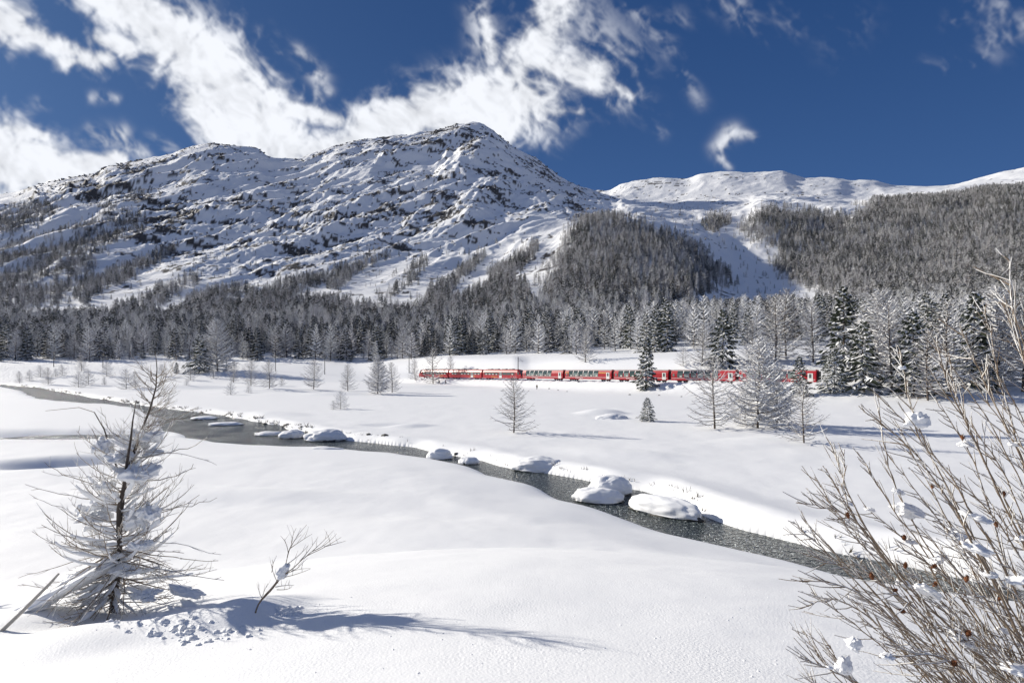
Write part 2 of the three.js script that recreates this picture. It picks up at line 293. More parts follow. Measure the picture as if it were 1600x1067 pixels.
function rockiness(p, y) {
  let s = 0;
  for (const [x, yy, a, b, k] of ROCKY) { const q = ((p - x) / a) ** 2 + ((y - yy) / b) ** 2; if (q < 6) s += k * Math.exp(-q); }
  return Math.min(s, 1.15);
}
function height(X, D) {
  const [p, De] = bearing(X, D);
  if (D < 60 && De < 110) return lowland(X, D);
  const d0 = c0D(p);
  let low = -100;
  if (De < d0 + 8) {
    low = lowland(X, D);
    if (p > 560) {  // railway embankment: the slope falls away towards the plain
      const q = Math.max(0, (trackD(p) - De) * 0.72), fade = sstep(560, 640, p), right = sstep(700, 1280, p);
      const berm = (0.4 + 0.45 * right) * Math.exp(-(((q - 3.2) / 1.5) ** 2));
      const fall = q < 2.6 ? 0 : lerp(3.2, 3.4, right) * (1 - Math.exp(-(q - 2.6) / lerp(3.4, 8.5, right)));
      const emb = railH(p) - 0.3 + berm - fall - (1 - fade) * 6 + 0.12 * fbm(X / 4, D / 4, 3);
      const k = 0.6, hh = clamp(0.5 + 0.5 * (emb - low) / k, 0, 1); low = lerp(low, emb, hh) + k * hh * (1 - hh);
    }
    if (De < d0 - 4) return low;
  }
  let h = bandHeight(p, De);
  const y = HY - F * h / De;
  // relief of the slopes
  const a = sstep(250, 420, De), m = sstep(620, 1250, De), low1 = 1 - sstep(430, 520, y);
  if (a > 0) {
    h += a * (1 - m) * 2.2 * fbm(X / 45, D / 45, 4);
    if (De < 1900) h += a * sstep(1000, 1200, p) * sstep(500, 900, De) * 5 * fbm(X / 120 + 7, D / 120, 3);
    if (m > 0) {
      const back = sstep(930, 1020, p), keep = 1 - 0.55 * back;
      const wx = fbm(X / 300, D / 300, 3) * 90;
      const g = ridged((X + wx - 0.55 * D) / 230, (D + wx) / 520, 4);                 // gullies running down the fall line
      const ledge = ridged((X + 0.25 * D) / 240 + 3, (D - 0.1 * X + wx) / 62 + 8, 4);     // rock ledges along the slope
      const rough = fbm(X / 24, D / 24, 4), rk = rockiness(p, y);
      h += m * keep * low1 * ((30 + 14 * sstep(900, 1300, De)) * (g - 0.42) + (6 + 13 * rk) * (ledge - 0.42) + 4.2 * rough * (0.3 + rk) + 3 * fbm(X / 7.5, D / 7.5, 2) * (0.2 + rk)) * (1 - 0.5 * sstep(1900, 2300, De));
    }
  }
  if (De < d0 + 4) h = lerp(low, h, sstep(d0 - 4, d0 + 4, De));
  return h;
}
// the point of the land seen at a place of the photograph; the land is what decides how far away it is
function ground(px, py, from = 2.5) {
  const ux = (px - HX) / F, uy = (HY - py) / F;
  let D = from, step;
  for (let i = 0; i < 4000 && D < 4500; i++) {
    const h = height(ux * D, D);
    if (h >= uy * D) break;
    step = Math.max(0.02, Math.min((uy * D - h) * 0.6, D * 0.02)); D += step;
  }
  return V(ux * D, height(ux * D, D), -D);
}
const seat = (x, z) => V(x, height(x, -z), z);

// ---------------------------------------------------------------- materials
const grainTex = noiseTexture(512, (u, v) => 0.5 + 0.42 * wrapFbm(u, v, 60, 3) + 0.3 * wrapFbm(u, v, 9, 3));
const softTex = noiseTexture(256, (u, v) => 0.5 + 0.7 * wrapFbm(u, v, 14, 4));
const rep = (t, k) => { const c = t.clone(); c.repeat.set(k, k); c.needsUpdate = true; return c; };
const M = {
  snow: new THREE.MeshStandardMaterial({ name: 'powder_snow', color: lit(0.87, 0.88, 0.895), roughness: 0.62, bumpMap: rep(grainTex, 1 / 1.7), bumpScale: 0.009 }),
  slope: new THREE.MeshStandardMaterial({ name: 'mountain_snow_and_rock', vertexColors: true, roughness: 0.8, bumpMap: rep(grainTex, 1 / 60), bumpScale: 1.1 }),
  cap: new THREE.MeshStandardMaterial({ name: 'lying_snow', color: lit(0.86, 0.87, 0.885), roughness: 0.65 }),
  frost: new THREE.MeshStandardMaterial({ name: 'hoar_frost', color: lit(0.8, 0.8, 0.8), roughness: 0.75 }),
  bark: new THREE.MeshStandardMaterial({ name: 'grey_brown_bark', color: lit(0.095, 0.075, 0.06), roughness: 0.95 }),
  needle: new THREE.MeshStandardMaterial({ name: 'dark_needles', color: lit(0.035, 0.045, 0.028), roughness: 0.9, side: THREE.DoubleSide }),
  twig: new THREE.MeshStandardMaterial({ name: 'larch_twigs', color: lit(0.18, 0.155, 0.135), roughness: 0.95, side: THREE.DoubleSide }),
  rock: new THREE.MeshStandardMaterial({ name: 'wet_stone', color: lit(0.075, 0.07, 0.062), roughness: 0.7 }),
  forest: new THREE.MeshStandardMaterial({ name: 'forest', vertexColors: true, roughness: 0.92, side: THREE.DoubleSide }),
};

// ---------------------------------------------------------------- snow field: one sheet from underfoot to the foot of the slopes, all the way round
function gridGeometry(rows, cols, at, uvScale = 1, close = false, color) {
  const nv = rows.length * cols.length, pos = new Float32Array(nv * 3), uv = new Float32Array(nv * 2), col = color ? new Float32Array(nv * 3) : null, idx = [];
  let k = 0;
  for (const r of rows) for (const c of cols) { const [X, Y, D] = at(r, c); pos[k * 3] = X; pos[k * 3 + 1] = Y; pos[k * 3 + 2] = -D; uv[k * 2] = X * uvScale; uv[k * 2 + 1] = D * uvScale; k++; }
  const n = cols.length;
  for (let i = 0; i + 1 < rows.length; i++) for (let j = 0; j + 1 < n || (close && j < n); j++) { const a = i * n + j, b = i * n + (j + 1) % n, c = a + n, d = b + n; idx.push(a, b, d, a, d, c); }
  const g = new THREE.BufferGeometry();
  g.setAttribute('position', new THREE.BufferAttribute(pos, 3)); g.setAttribute('uv', new THREE.BufferAttribute(uv, 2));
  g.setIndex(new THREE.BufferAttribute(new Uint32Array(idx), 1)); g.computeVertexNormals();
  if (color) { const nn = g.attributes.normal; for (let i = 0; i < nv; i++) { const q = color(pos[i * 3], pos[i * 3 + 1], -pos[i * 3 + 2], nn.getY(i)); col[i * 3] = q[0]; col[i * 3 + 1] = q[1]; col[i * 3 + 2] = q[2]; } g.setAttribute('color', new THREE.BufferAttribute(col, 3)); }
  return g;
}
const EDGE = 330;   // radius at which the snow field hands over to the slopes
{
  const rows = [0.35]; while (rows[rows.length - 1] < EDGE + 14) { const r = rows[rows.length - 1]; rows.push(r + Math.max(0.06, r * (r < 3 ? 0.06 : r < 20 ? 0.0135 : r < 30 ? 0.0085 : r < 85 ? 0.0062 : 0.0115))); }
  const cols = []; for (let a = -52; a <= 52.001; a += 104 / 660) cols.push(a * Math.PI / 180); for (let a = 56; a < 305; a += 4) cols.push(a * Math.PI / 180);
  const g = gridGeometry(rows, cols, (r, a) => {
    const X = r * Math.sin(a), D = r * Math.cos(a);
    let h = height(X, D);
    if (r > EDGE) h -= (r - EDGE) * 0.05;
    return [X, h, D];
  }, 1, true);
  structure('snow_field', g, M.snow);
}
// ---------------------------------------------------------------- mountain: slopes, summit and the ridges behind
const ROCK_TONES = [[0.085, 0.078, 0.072], [0.062, 0.058, 0.056], [0.115, 0.1, 0.088]];
{
  const rows = []; for (let r = EDGE; r < 4600; r *= r < 700 ? 1.008 : r < 2450 ? 1.0047 : 1.012) rows.push(r);
  const cols = []; for (let a = -70; a < -46; a += 0.8) cols.push(a); for (let a = -46; a < 46; a += 92 / 740) cols.push(a); for (let a = 46; a <= 72; a += 0.8) cols.push(a);
  const g = gridGeometry(rows, cols.map((a) => a * Math.PI / 180), (r, a) => { const X = r * Math.sin(a), D = r * Math.cos(a); return [X, height(X, D), D]; }, 1, false, (X, h, D, up) => {
    const [p, De] = bearing(X, D), y = HY - F * h / De;
    if (De > 650 && y < 470) {
      const rk = rockiness(p, y), n = fbm(X / 13 + 5, D / 13, 4) * 1.4 + fbm(X / 110 + 2, D / 42 + 5, 4) * 1.7;
      if (n + rk * 0.75 > 0.72 + 0.25 * sstep(930, 1000, p)) return ROCK_TONES[clamp(Math.floor((noise2(X / 5, D / 5) + 1) * 1.5), 0, 2)];
    }
    return [0.87, 0.88, 0.895];
  });
  structure('mountain', g, M.slope);
}
// ---------------------------------------------------------------- river
{
  const foamAndSparkle = noiseTexture(512, (u, v) => {  // white specks: riffle foam, plus the sparkle of the pool painted into the colour
    const a = wrapFbm(u, v, 26, 4), s = wrapFbm(u, v, 70, 2), f = sstep(0.1, 0.28, a * 0.7 + s * 0.85), q = wrapFbm(u, v, 6, 3);
    const b = [52 + 16 * q, 60 + 16 * q, 60 + 13 * q]; return [lerp(b[0], 205, f), lerp(b[1], 212, f), lerp(b[2], 214, f)];
  }, true);
  const ripple = noiseTexture(512, (u, v) => 0.5 + 0.55 * wrapFbm(u, v, 18, 4) + 0.25 * wrapFbm(u, v, 60, 2));
  const uvs = 1 / 5.5;
  const wm = new THREE.MeshStandardMaterial({ name: 'running_water', map: foamAndSparkle, roughness: 0.2, bumpMap: ripple, bumpScale: 0.34 });
  const rows = RIVER.map((_, i) => i).filter((i) => i > 10);
  const cols = []; for (let u = -1; u <= 1.001; u += 1 / 9) cols.push(u);
  const g = gridGeometry(rows, cols, (i, u) => {
    const a = RIVER[Math.max(0, i - 1)], b = RIVER[Math.min(RIVER.length - 1, i + 1)], l = Math.hypot(b[0] - a[0], b[1] - a[1]), nx = -(b[1] - a[1]) / l, nd = (b[0] - a[0]) / l;
    const w = RIVER[i][2] * 1.4 + 0.8, X = RIVER[i][0] + nx * u * w, D = RIVER[i][1] + nd * u * w;
    return [X, WATER + 0.03 * fbm(X / 1.2, D / 1.2, 2), D];
  }, uvs);
  structure('river_water', g, wm);
  const pool = new THREE.CircleGeometry(1, 40).rotateX(-Math.PI / 2).scale(9, 1, 3.4).translate(-50, WATER + 0.01, -66.5);
  const puv = pool.attributes.uv, pp = pool.attributes.position; for (let i = 0; i < puv.count; i++) puv.setXY(i, pp.getX(i) * uvs, -pp.getZ(i) * uvs);
  structure('river_water', pool, wm);
}

// ---------------------------------------------------------------- conifers
// kind 'larch': bare frosted twigs on up-curving branches; 'spruce': drooping branches with dark needles under snow
function conifer({ seed, h, kind, n, twigs, spread, frost = 0.8, lean = 0, tw = 1, low = 0.05, open = 0, sn = 1 }) {
  const R = rng(seed), trunk = new MB(), crown = new MB(), snow = new MB(), larch = kind === 'larch';
  const axis = (t) => V(lean * h * t * t + 0.012 * h * Math.sin(t * 5 + seed), h * t, 0.012 * h * Math.cos(t * 4 + seed));
  const tp = [], tr = []; for (let i = 0; i <= 6; i++) { tp.push(axis(i / 6 * 0.99).setY(h * (i / 6 * 0.99) - (i ? 0 : 0.35))); tr.push(h * 0.0135 * Math.pow(1 - i / 6 * 0.97, 0.85) + 0.006); }
  trunk.tube(tp, tr, 6);
  for (let i = 0; i < n; i++) {
    const t = low + (0.985 - low) * Math.pow((i + R()) / n, 0.92), az = i * 2.399963 + R() * 0.9;
    const full = larch ? Math.pow(1 - t, 0.72) * (t < 0.16 ? 0.72 + 1.75 * t : 1) : Math.pow(1 - t, 0.82) * (t < 0.1 ? 0.7 + 3 * t : 1);
    const L = h * spread * full * (0.62 + 0.5 * R()) * (open && R() < open ? 0.55 : 1) + h * 0.018;
    const b0 = larch ? lerp(-0.22, 0.55, t) + (R() - 0.5) * 0.3 : lerp(-0.52, 0.4, t * t) + (R() - 0.5) * 0.22, b1 = larch ? 0.34 + R() * 0.2 : 0.16 + R() * 0.12;
    const dir = V(Math.cos(az), 0, Math.sin(az)), side = V(-Math.sin(az), 0, Math.cos(az)), o = axis(t), bend = (R() - 0.5) * 0.3;
    const at = (u) => o.clone().addScaledVector(dir, L * u).addScaledVector(side, L * bend * u * u).setY(o.y + L * (b0 * u + b1 * u * u));
    const r0 = h * 0.0026 * tw * (0.6 + 0.6 * (1 - t));
    const pts = [at(0), at(0.4), at(0.75), at(1)];
    crown.tube(pts, [r0 * 1.5, r0 * 1.15, r0 * 0.8, r0 * 0.3], 3);
    const sw = r0 * (larch ? 1.15 : 1.8), up = V(0, 1, 0);
    if (R() < frost) snow.tube(pts.slice(0).map((q, k) => q.clone().addScaledVector(up, sw * (larch ? 0.85 : 1.1))), [sw * 1.2 * sn, sw * (1.1 + R() * 0.8) * sn, sw * 0.9 * sn, sw * 0.3], 3);
    const nt = Math.max(2, Math.round(twigs * (0.55 + 0.6 * L / (h * spread))));
    for (let k = 0; k < nt; k++) {
      const u = 0.16 + 0.82 * (k + R() * 0.8) / nt, p = at(u), s = k % 2 ? 1 : -1;
      const fl = dir.clone().multiplyScalar(0.45 + 0.55 * R()).addScaledVector(side, s * (0.55 + 0.4 * R())).normalize();
      if (larch) {
        const l = L * (0.2 + 0.26 * R()) * (1.25 - u * 0.75) + h * 0.012, w = h * 0.0021 * tw * (0.75 + 0.5 * R());
        fl.y += -0.1 + (R() - 0.45) * 0.9;
        const tip = p.clone().addScaledVector(fl, l);
        crown.spike(p, tip, w);
        if (R() < frost) snow.spike(p.clone().addScaledVector(up, w * 0.9), tip.clone().addScaledVector(up, w * 0.75), w * 0.95 * sn);
      } else {
        const l = L * (0.26 + 0.24 * R()) * (1.3 - u * 0.75) + h * 0.018, w = h * 0.0115 * tw * (0.75 + 0.6 * R());
        fl.y += -0.28 - R() * 0.3;
        const tip = p.clone().addScaledVector(fl, l), across = fl.clone().cross(up).normalize().addScaledVector(up, (R() - 0.5) * 0.7).normalize();
        crown.leaf(p, tip, w, across); crown.leaf(p.clone().addScaledVector(up, -w * 0.35), tip.clone().addScaledVector(up, -w * 1.1), w * 0.8, across.clone().applyAxisAngle(fl, 1.2));
        if (R() < frost) snow.leaf(p.clone().addScaledVector(up, w * 0.45).addScaledVector(fl, -l * 0.05), tip.clone().addScaledVector(up, w * 0.3).addScaledVector(fl, -l * 0.12), w * (0.55 + 0.4 * R()) * sn, across);
      }
    }
  }
  return { trunk, crown, snow, h };
}
function hang(T, root, mats) {
  part('trunk', T.trunk.geo(), M.bark, root);
  const c = part('crown', T.crown.geo(), mats, root);
  part('snow', T.snow.geo(), M.cap, c);
}
const matOf = (kind) => kind === 'larch' ? M.twig : M.needle;
// the lean tree meshes used for the far forest: one mesh with its colours
function forestGeo(T, kind, brown) {
  const g = [[T.trunk, [0.07, 0.058, 0.05]], [T.crown, kind === 'larch' ? (brown ? [0.12, 0.092, 0.072] : [0.13, 0.115, 0.102]) : [0.034, 0.04, 0.03]], [T.snow, [0.84, 0.85, 0.87]]].map(([m, c]) => { const q = m.geo(), a = new Float32Array(q.attributes.position.count * 3); for (let i = 0; i < a.length; i += 3) { a[i] = c[0]; a[i + 1] = c[1]; a[i + 2] = c[2]; } q.setAttribute('color', new THREE.BufferAttribute(a, 3)); return q; });
  return mergeGeometries(g);
}

// ---- where the forest stands: bearings and apparent heights of the ground, read off the photograph
const inside = (poly, x, y) => { let c = false; for (let i = 0, j = poly.length - 1; i < poly.length; j = i++) { const [a, b] = poly[i], [e, f] = poly[j]; if ((b > y) !== (f > y) && x < (e - a) * (y - b) / (f - b) + a) c = !c; } return c; };
const BELT = curve([[-400, 512], [0, 510], [60, 506], [140, 503], [200, 505], [280, 492], [330, 480], [400, 474], [450, 468], [500, 474], [560, 486], [620, 494], [680, 482], [720, 466], [760, 450], [790, 438], [815, 440], [835, 480], [850, 486], [960, 505], [1060, 496], [1100, 497], [1150, 494], [1200, 488], [1260, 487], [1330, 476], [1400, 470], [2000, 470]]);
const WOODS = [
  [[[905, 350], [935, 345], [965, 346], [1010, 360], [1075, 381], [1105, 408], [1142, 438], [1100, 462], [1060, 474], [1000, 497], [955, 515], [848, 505], [850, 460], [862, 420], [880, 388]], 1],
  [[[1152, 366], [1180, 342], [1195, 332], [1250, 335], [1300, 341], [1345, 345], [1358, 318], [1400, 309], [1500, 303], [1600, 293], [1800, 285], [2000, 300], [2000, 640], [1340, 476], [1290, 458], [1250, 446], [1212, 424], [1214, 388]], 1],
  [[[-400, 440], [0, 398], [60, 378], [140, 350], [215, 330], [230, 345], [150, 402], [140, 445], [100, 473], [60, 485], [0, 496], [-400, 505]], 0.5],
  [[[-300, 345], [0, 333], [85, 308], [95, 322], [40, 362], [0, 374], [-300, 400]], 0.55],
  [[[150, 270], [215, 265], [230, 300], [200, 345], [150, 350]], 0.12],
];
const STRIPS = [[675, 470, 752, 402, 8, 1], [770, 445, 836, 388, 11, 1], [640, 436, 664, 408, 7, 0.8], [400, 470, 585, 408, 9, 0.75], [130, 460, 272, 388, 10, 0.85], [190, 500, 300, 440, 12, 0.6], [450, 455, 540, 420, 9, 0.6], [300, 480, 380, 452, 10, 0.7], [520, 445, 582, 405, 7, 0.9], [600, 470, 640, 440, 6, 0.4], [1112, 352, 1138, 344, 9, 0.8], [600, 408, 612, 395, 4, 0.5]];
function woods(p, y, De, X, D, j1, j2) {
  const patch = fbm(X / 60, D / 60, 3), gap = fbm(X / 28 + 50, D / 28, 3);
  if (De < BANDS[1][0](p) - 6 + 16 * noise2(X / 17, 3.3)) return 0;
  if (De < 900 && y > BELT(p) + patch * 10) return (De < BANDS[1][0](p) + 26 ? 0.62 : 1) * ( p > 1120 && p < 1330 && y > 520 ? 0.3 : p > 985 && p < 1330 ? 0.62 : 1);
  let d = 0;
  for (const [poly, k] of WOODS) if (inside(poly, p + patch * 22 + (j1 * j1 - 0.35) * 22, y + patch * 14 + (j2 * j2 - 0.35) * 16)) d = Math.max(d, k < 1 ? k * (0.5 + 1.5 * clamp(patch + 0.3, 0, 1)) : gap > 0.3 ? 0.25 : 0.92);
  for (const [x0, y0, x1, y1, w, k] of STRIPS) { const dx = x1 - x0, dy = y1 - y0, t = clamp(((p - x0) * dx + (y - y0) * dy) / (dx * dx + dy * dy), 0, 1), q = Math.hypot(p - x0 - dx * t, y - y0 - dy * t) / (w * (1.2 - 0.55 * t)); if (q < 1.15 + patch) d = Math.max(d, k * 0.85); }
  if (!d) {  // single trees
    if (p > 1090 && p < 1340 && y > 335 && y < 490) d = y > 440 ? 0.085 : 0.05;
    else if (p > -200 && p < 850 && y > 375 && y < 500) d = 0.035 * (1 + patch * 2);
    else if (p < 400 && y > 300 && y <= 375) d = 0.014;
    else if (p > 880 && p < 1130 && y > 325 && y < 400) d = 0.03;
  }
  return d;
}
const stand = [];
{
  const R = rng(4021), S = 6.0;
  for (let D = 150; D < 1750; D += S) for (let X = -1700; X < 1750; X += S) {
    const rx = R(), rd = R(), rk = R(), rh = R(), rr = R(), x = X + (rx - 0.5) * S * 0.95, d = D + (rd - 0.5) * S * 0.95, [p, De] = bearing(x, d);
    if (p < -380 || p > 1950 || De > d + 0.01) continue;
    if (d < BANDS[1][0](p) - 24) continue;
    const h = height(x, d), y = HY - F * h / d, w = woods(p, y, De, x, d, rr, rh);
    if (rk > w) continue;
    const sparse = w < 0.1, hill = d > 700;
    let th = (sparse ? 4.5 + rh * 8 : 9.5 + rh * 10.5 + 3 * noise2(x / 40, d / 40)) * (hill ? 0.92 : 1);
    if (p > 1130 && p < 1340 && y > 435 && y < 495 && sparse) th *= 0.6;
    const dark = clamp(0.36 + (d < 430 ? 0.12 : 0) + 0.7 * fbm(x / 70 + 3, d / 70, 3) + (p > 1190 ? 0.08 : 0) + (hill && p > 700 && p < 1150 ? -0.05 : 0), 0.1, 0.85);
    stand.push({ x, d, h, p, y, th, px: F * th / d, dark: rr < dark, turn: rh * 6.28, k: Math.floor(rx * 997) });
  }
}
// ---- tree models
const KINDS = {};
const proto = (key, o) => { const T = conifer(o); KINDS[key] = { T, kind: o.kind }; };
for (let i = 0; i < 3; i++) {
  proto('larch_mid_' + i, { seed: 50 + i, h: 16, kind: 'larch', n: 48, twigs: 6, spread: 0.27 + 0.04 * i, frost: 0.96, tw: 1.6, low: 0.03, sn: 1.7 });
  proto('spruce_mid_' + i, { seed: 70 + i, h: 16, kind: 'spruce', n: 50, twigs: 6, spread: 0.235 + 0.035 * i, frost: 0.85, tw: 1.25, low: 0.03, sn: 1.4 });
}
for (let i = 0; i < 3; i++) {
  proto('larch_far_' + i, { seed: 90 + i, h: 15, kind: 'larch', n: 34, twigs: 6, spread: 0.24 + 0.05 * i, frost: [0.97, 0.85, 0.5][i], tw: 2.4, low: 0.03, sn: 1.5 });
  proto('spruce_far_' + i, { seed: 110 + i, h: 15, kind: 'spruce', n: 32, twigs: 5, spread: 0.2 + 0.05 * i, frost: [0.9, 0.7, 0.45][i], tw: 1.7, low: 0.03, sn: 1.2 });
}
const WHOLE = {};   // one prototype group of each mid model, put into the scene at its first place and copied after that
function tree(key, name, pos, hgt, turn, label, category, group) {
  const { T, kind } = KINDS[key];
  let o = WHOLE[key];
  if (!o) { o = WHOLE[key] = thing(name, pos, label, category, group); hang(T, o, matOf(kind)); }
  else o = copy(o, name, pos, label, category, group);
  o.scale.setScalar(hgt / T.h); o.rotation.y = turn;
  return o;
}
{
  const view = stand.filter((t) => t.p > -25 && t.p < 1625);
  // what stands free in front of the mass shows largest
  view.sort((a, b) => b.px - a.px);
  const N = { larch: 0, spruce: 0 }, chosen = new Set();
  for (const t of view) { const k = t.dark ? 'spruce' : 'larch'; if (N[k] >= 105) continue; N[k]++; chosen.add(t); if (N.larch + N.spruce >= 210) break; }
  const ZONES = [[60, 'at the left border'], [125, 'above the leftmost mast'], [200, 'behind the terrace mast'], [300, 'behind the top of the sapling'], [362, 'beside the two tall trees'], [455, 'behind the dense larch pair'], [520, 'behind the pointed larch'], [570, 'behind the compact frosted larch'], [640, 'behind the bushy larch'], [702, 'behind the leading railcar'], [757, 'behind the middle railcar'], [820, 'behind the rear railcar'], [885, 'behind the first panorama coach'], [961, 'behind the second panorama coach'], [1050, 'behind the third panorama coach'], [1100, 'above the fourth coach'], [1155, 'behind the wide bare larch'], [1215, 'behind the tallest snowy larch'], [1290, 'above the last coach'], [1335, 'behind the train end'], [1380, 'right of the train end'], [1425, 'behind the wide-limbed larch'], [1470, 'behind the thin bare larch'], [1515, 'behind the left tips of the bush'], [1560, 'behind the upper bush boughs'], [9999, 'at the right border']];
  const list = [...chosen].sort((a, b) => b.px - a.px), seen = {};
  for (const t of list) {
    const k = t.dark ? 'spruce' : 'larch', key = `${k}_mid_${t.k % 3}`, zone = ZONES.find((z) => t.p < z[0])[1], row = t.d - BANDS[1][0](t.p) < 10 ? 'front row' : t.d - BANDS[1][0](t.p) < 45 ? 'second row' : 'deep';
    const size = t.th > 16.5 ? 'tall' : t.th > 13 ? 'middling' : 'short', look = k === 'larch' ? 'frosted larch' : 'dark snowy spruce';
    const rank = `${k}${zone}`, nth = seen[rank] = (seen[rank] ?? 0) + 1, first = nth === 1 ? `biggest ${look}` : `${size} ${look}`;
    tree(key, k === 'larch' ? 'larch_tree' : 'spruce_tree', V(t.x, t.h - 0.1, -t.d), t.th, t.turn, `${first}, ${row === 'deep' ? 'deep in the wood' : 'in the ' + row}, ${zone}`, 'tree', `${size} ${k} ${row} ${zone}`);
  }
  const rest = {};
  for (const t of stand) if (!chosen.has(t)) { const near = t.d < 560, key = `${t.dark ? 'spruce' : 'larch'}_${near ? 'mid' : 'far'}_${t.k % 3}`; (rest[key] ??= []).push(t); }
  const m = new THREE.Matrix4(), q = new THREE.Quaternion(), Y = V(0, 1, 0), c = new THREE.Color();
  const wood = { larch: thing('larch_forest', V(0, 0, 0)), spruce: thing('spruce_forest', V(0, 0, 0)) };
  tag(wood.larch, 'grey-brown frosted larch forest covering the lower mountain slopes', 'forest', null, 'stuff');
  tag(wood.spruce, 'dark snow-dusted spruce forest mixed in over the slopes', 'forest', null, 'stuff');
  for (const [key, list] of Object.entries(rest)) {
    const { T, kind } = KINDS[key], im = new THREE.InstancedMesh(forestGeo(T, kind, key.includes('far')), M.forest, list.length);
    im.name = 'tree_stand'; im.userData.kind = 'stuff';
    list.forEach((t, i) => {
      const s = t.th / T.h; q.setFromAxisAngle(Y, t.turn);
      m.compose(V(t.x, t.h - 0.2, -t.d), q, V(s * (0.8 + 0.5 * ((t.k * 7 % 10) / 10)), s, s * (0.8 + 0.5 * ((t.k * 3 % 10) / 10)))); im.setMatrixAt(i, m);
      const b = 0.68 + 0.32 * ((t.k * 13 % 11) / 10); im.setColorAt(i, c.setRGB(b, b * (0.985 + 0.015 * (t.k % 2)), b * 0.985));
    });
    im.instanceMatrix.needsUpdate = true; shade(im); wood[kind].add(im);
  }
}
// ---- rocks breaking through the snow of the mountain
{
  const shapes = [];
  for (let s = 0; s < 3; s++) {
    let g = new THREE.IcosahedronGeometry(1, 2); const p = g.attributes.position, col = [];
    for (let i = 0; i < p.count; i++) { const v = V(p.getX(i), p.getY(i), p.getZ(i)), k = 0.72 + 0.5 * imp.noise(v.x * 1.3 + s * 9, v.y * 1.3, v.z * 1.3) + 0.25 * imp.noise(v.x * 3.1, v.y * 3.1 + s * 5, v.z * 3.1); p.setXYZ(i, v.x * k * 1.15, v.y * k * 0.75, v.z * k * 0.8); }
    g.computeVertexNormals();
    const n = g.attributes.normal; for (let i = 0; i < p.count; i += 3) { const up = (n.getY(i) + n.getY(i + 1) + n.getY(i + 2)) / 3; const c = up > 0.5 ? [0.86, 0.87, 0.89] : ROCK_TONES[(i / 3 + s) % 3]; for (let k = 0; k < 3; k++) col.push(...c); }
    g.setAttribute('color', new THREE.BufferAttribute(new Float32Array(col), 3)); shapes.push(g);
  }
  const R = rng(88), lists = [[], [], []];
  for (let i = 0; i < 60000; i++) {
    const d = 800 + 1600 * Math.pow(R(), 0.8), p = -60 + R() * 1350, x = (p - HX) / F * d, h = height(x, d), y = HY - F * h / d, r = R(), q = R(), u = R(), w = R();
    if (y > 450 || y < 180) continue;
    const rk = rockiness(p, y), band = fbm(x / 110 + 2, d / 42 + 5, 4), g = fbm(x / 30, d / 22, 3);
    if (r > clamp(rk * 0.95 + 0.07, 0, 0.95) * clamp(0.12 + band * 3.2 + g * 1.5, 0.0, 1)) continue;
    lists[i % 3].push([x, h, d, (1 + 4.2 * q * q * q + 1.2 * rk) * (d / 1900), u * 6.28, 0.7 + w * 0.8]);
  }
  const root = thing('rock_outcrops', V(0, 0, 0)); tag(root, 'dark rocks breaking through the snow of the mountainside', 'rocks', null, 'stuff');
  const m = new THREE.Matrix4(), q = new THREE.Quaternion(), e = new THREE.Euler();
  lists.forEach((l, k) => { const im = new THREE.InstancedMesh(shapes[k], M.slopeRock ??= new THREE.MeshStandardMaterial({ name: 'mountain_rock', vertexColors: true, roughness: 0.9 }), l.length); im.name = 'rocks'; im.userData.kind = 'stuff'; l.forEach(([x, h, d, s, a, sy], i) => { q.setFromEuler(e.set((a % 0.5) - 0.25, a, 0)); im.setMatrixAt(i, m.compose(V(x, h + s * 0.1, -d), q, V(s * 1.25, s * sy * 0.95, s))); }); shade(im); root.add(im); });
}

// ---------------------------------------------------------------- free-standing trees of the plain, each with its own place
for (let i = 0; i < 3; i++) {
  proto('larch_free_' + i, { seed: 150 + i, h: 7, kind: 'larch', n: 80, twigs: 9, spread: [0.5, 0.44, 0.56][i], frost: [0.65, 0.9, 0.9][i], tw: 1.3, low: 0.05, open: 0.25 });
  proto('spruce_free_' + i, { seed: 170 + i, h: 8, kind: 'spruce', n: 72, twigs: 8, spread: [0.26, 0.36, 0.52][i], frost: [0.75, 0.85, 0.92][i], tw: 1.1, sn: 1.45, low: 0.03 });
}
proto('larch_heavy', { seed: 190, h: 12, kind: 'larch', n: 120, twigs: 12, spread: 0.44, frost: 0.97, tw: 1.8, sn: 1.35, low: 0.04 });
proto('larch_bush', { seed: 191, h: 4, kind: 'larch', n: 50, twigs: 8, spread: 0.62, frost: 0.95, tw: 1.9, sn: 1.3, low: 0.02 });
let tn = 0;
function planted(px, base, top, key, label, category = 'tree', group) {
  const g = ground(px, base), hgt = (base - top) * -g.z / F;
  const kind = KINDS[key].kind, name = category === 'shrub' ? 'larch_shrub' : kind === 'larch' ? 'larch_tree' : 'spruce_tree';
  return tree(key, name, V(g.x, g.y - 0.05 * hgt * 0.3, g.z), hgt * 1.02, (tn++) * 2.1 + 0.4, label, category, group);
}
const lone = planted(803, 676, 589, 'larch_free_0', 'bare frosted larch alone in the middle of the snowfield, below the red railcar');
planted(1012, 658, 621, 'spruce_free_2', 'small bushy young spruce on the open snow, right of the lone larch');
planted(1010, 607, 527, 'spruce_free_0', 'tall narrow dark spruce standing right in front of the train');
planted(1116, 670, 556, 'larch_free_2', 'wide bare larch, left one of the big trees in front of the coaches');
planted(1186, 669, 530, 'larch_heavy', 'tallest snow-loaded larch in front of the coaches, in the middle of its clump');
planted(1214, 664, 574, 'larch_heavy', 'shorter frosted larch pressed against the right of the tallest larch');
planted(1165, 661, 596, 'larch_bush', 'low snow-covered larch between the two big larches in front of the coaches', 'shrub');
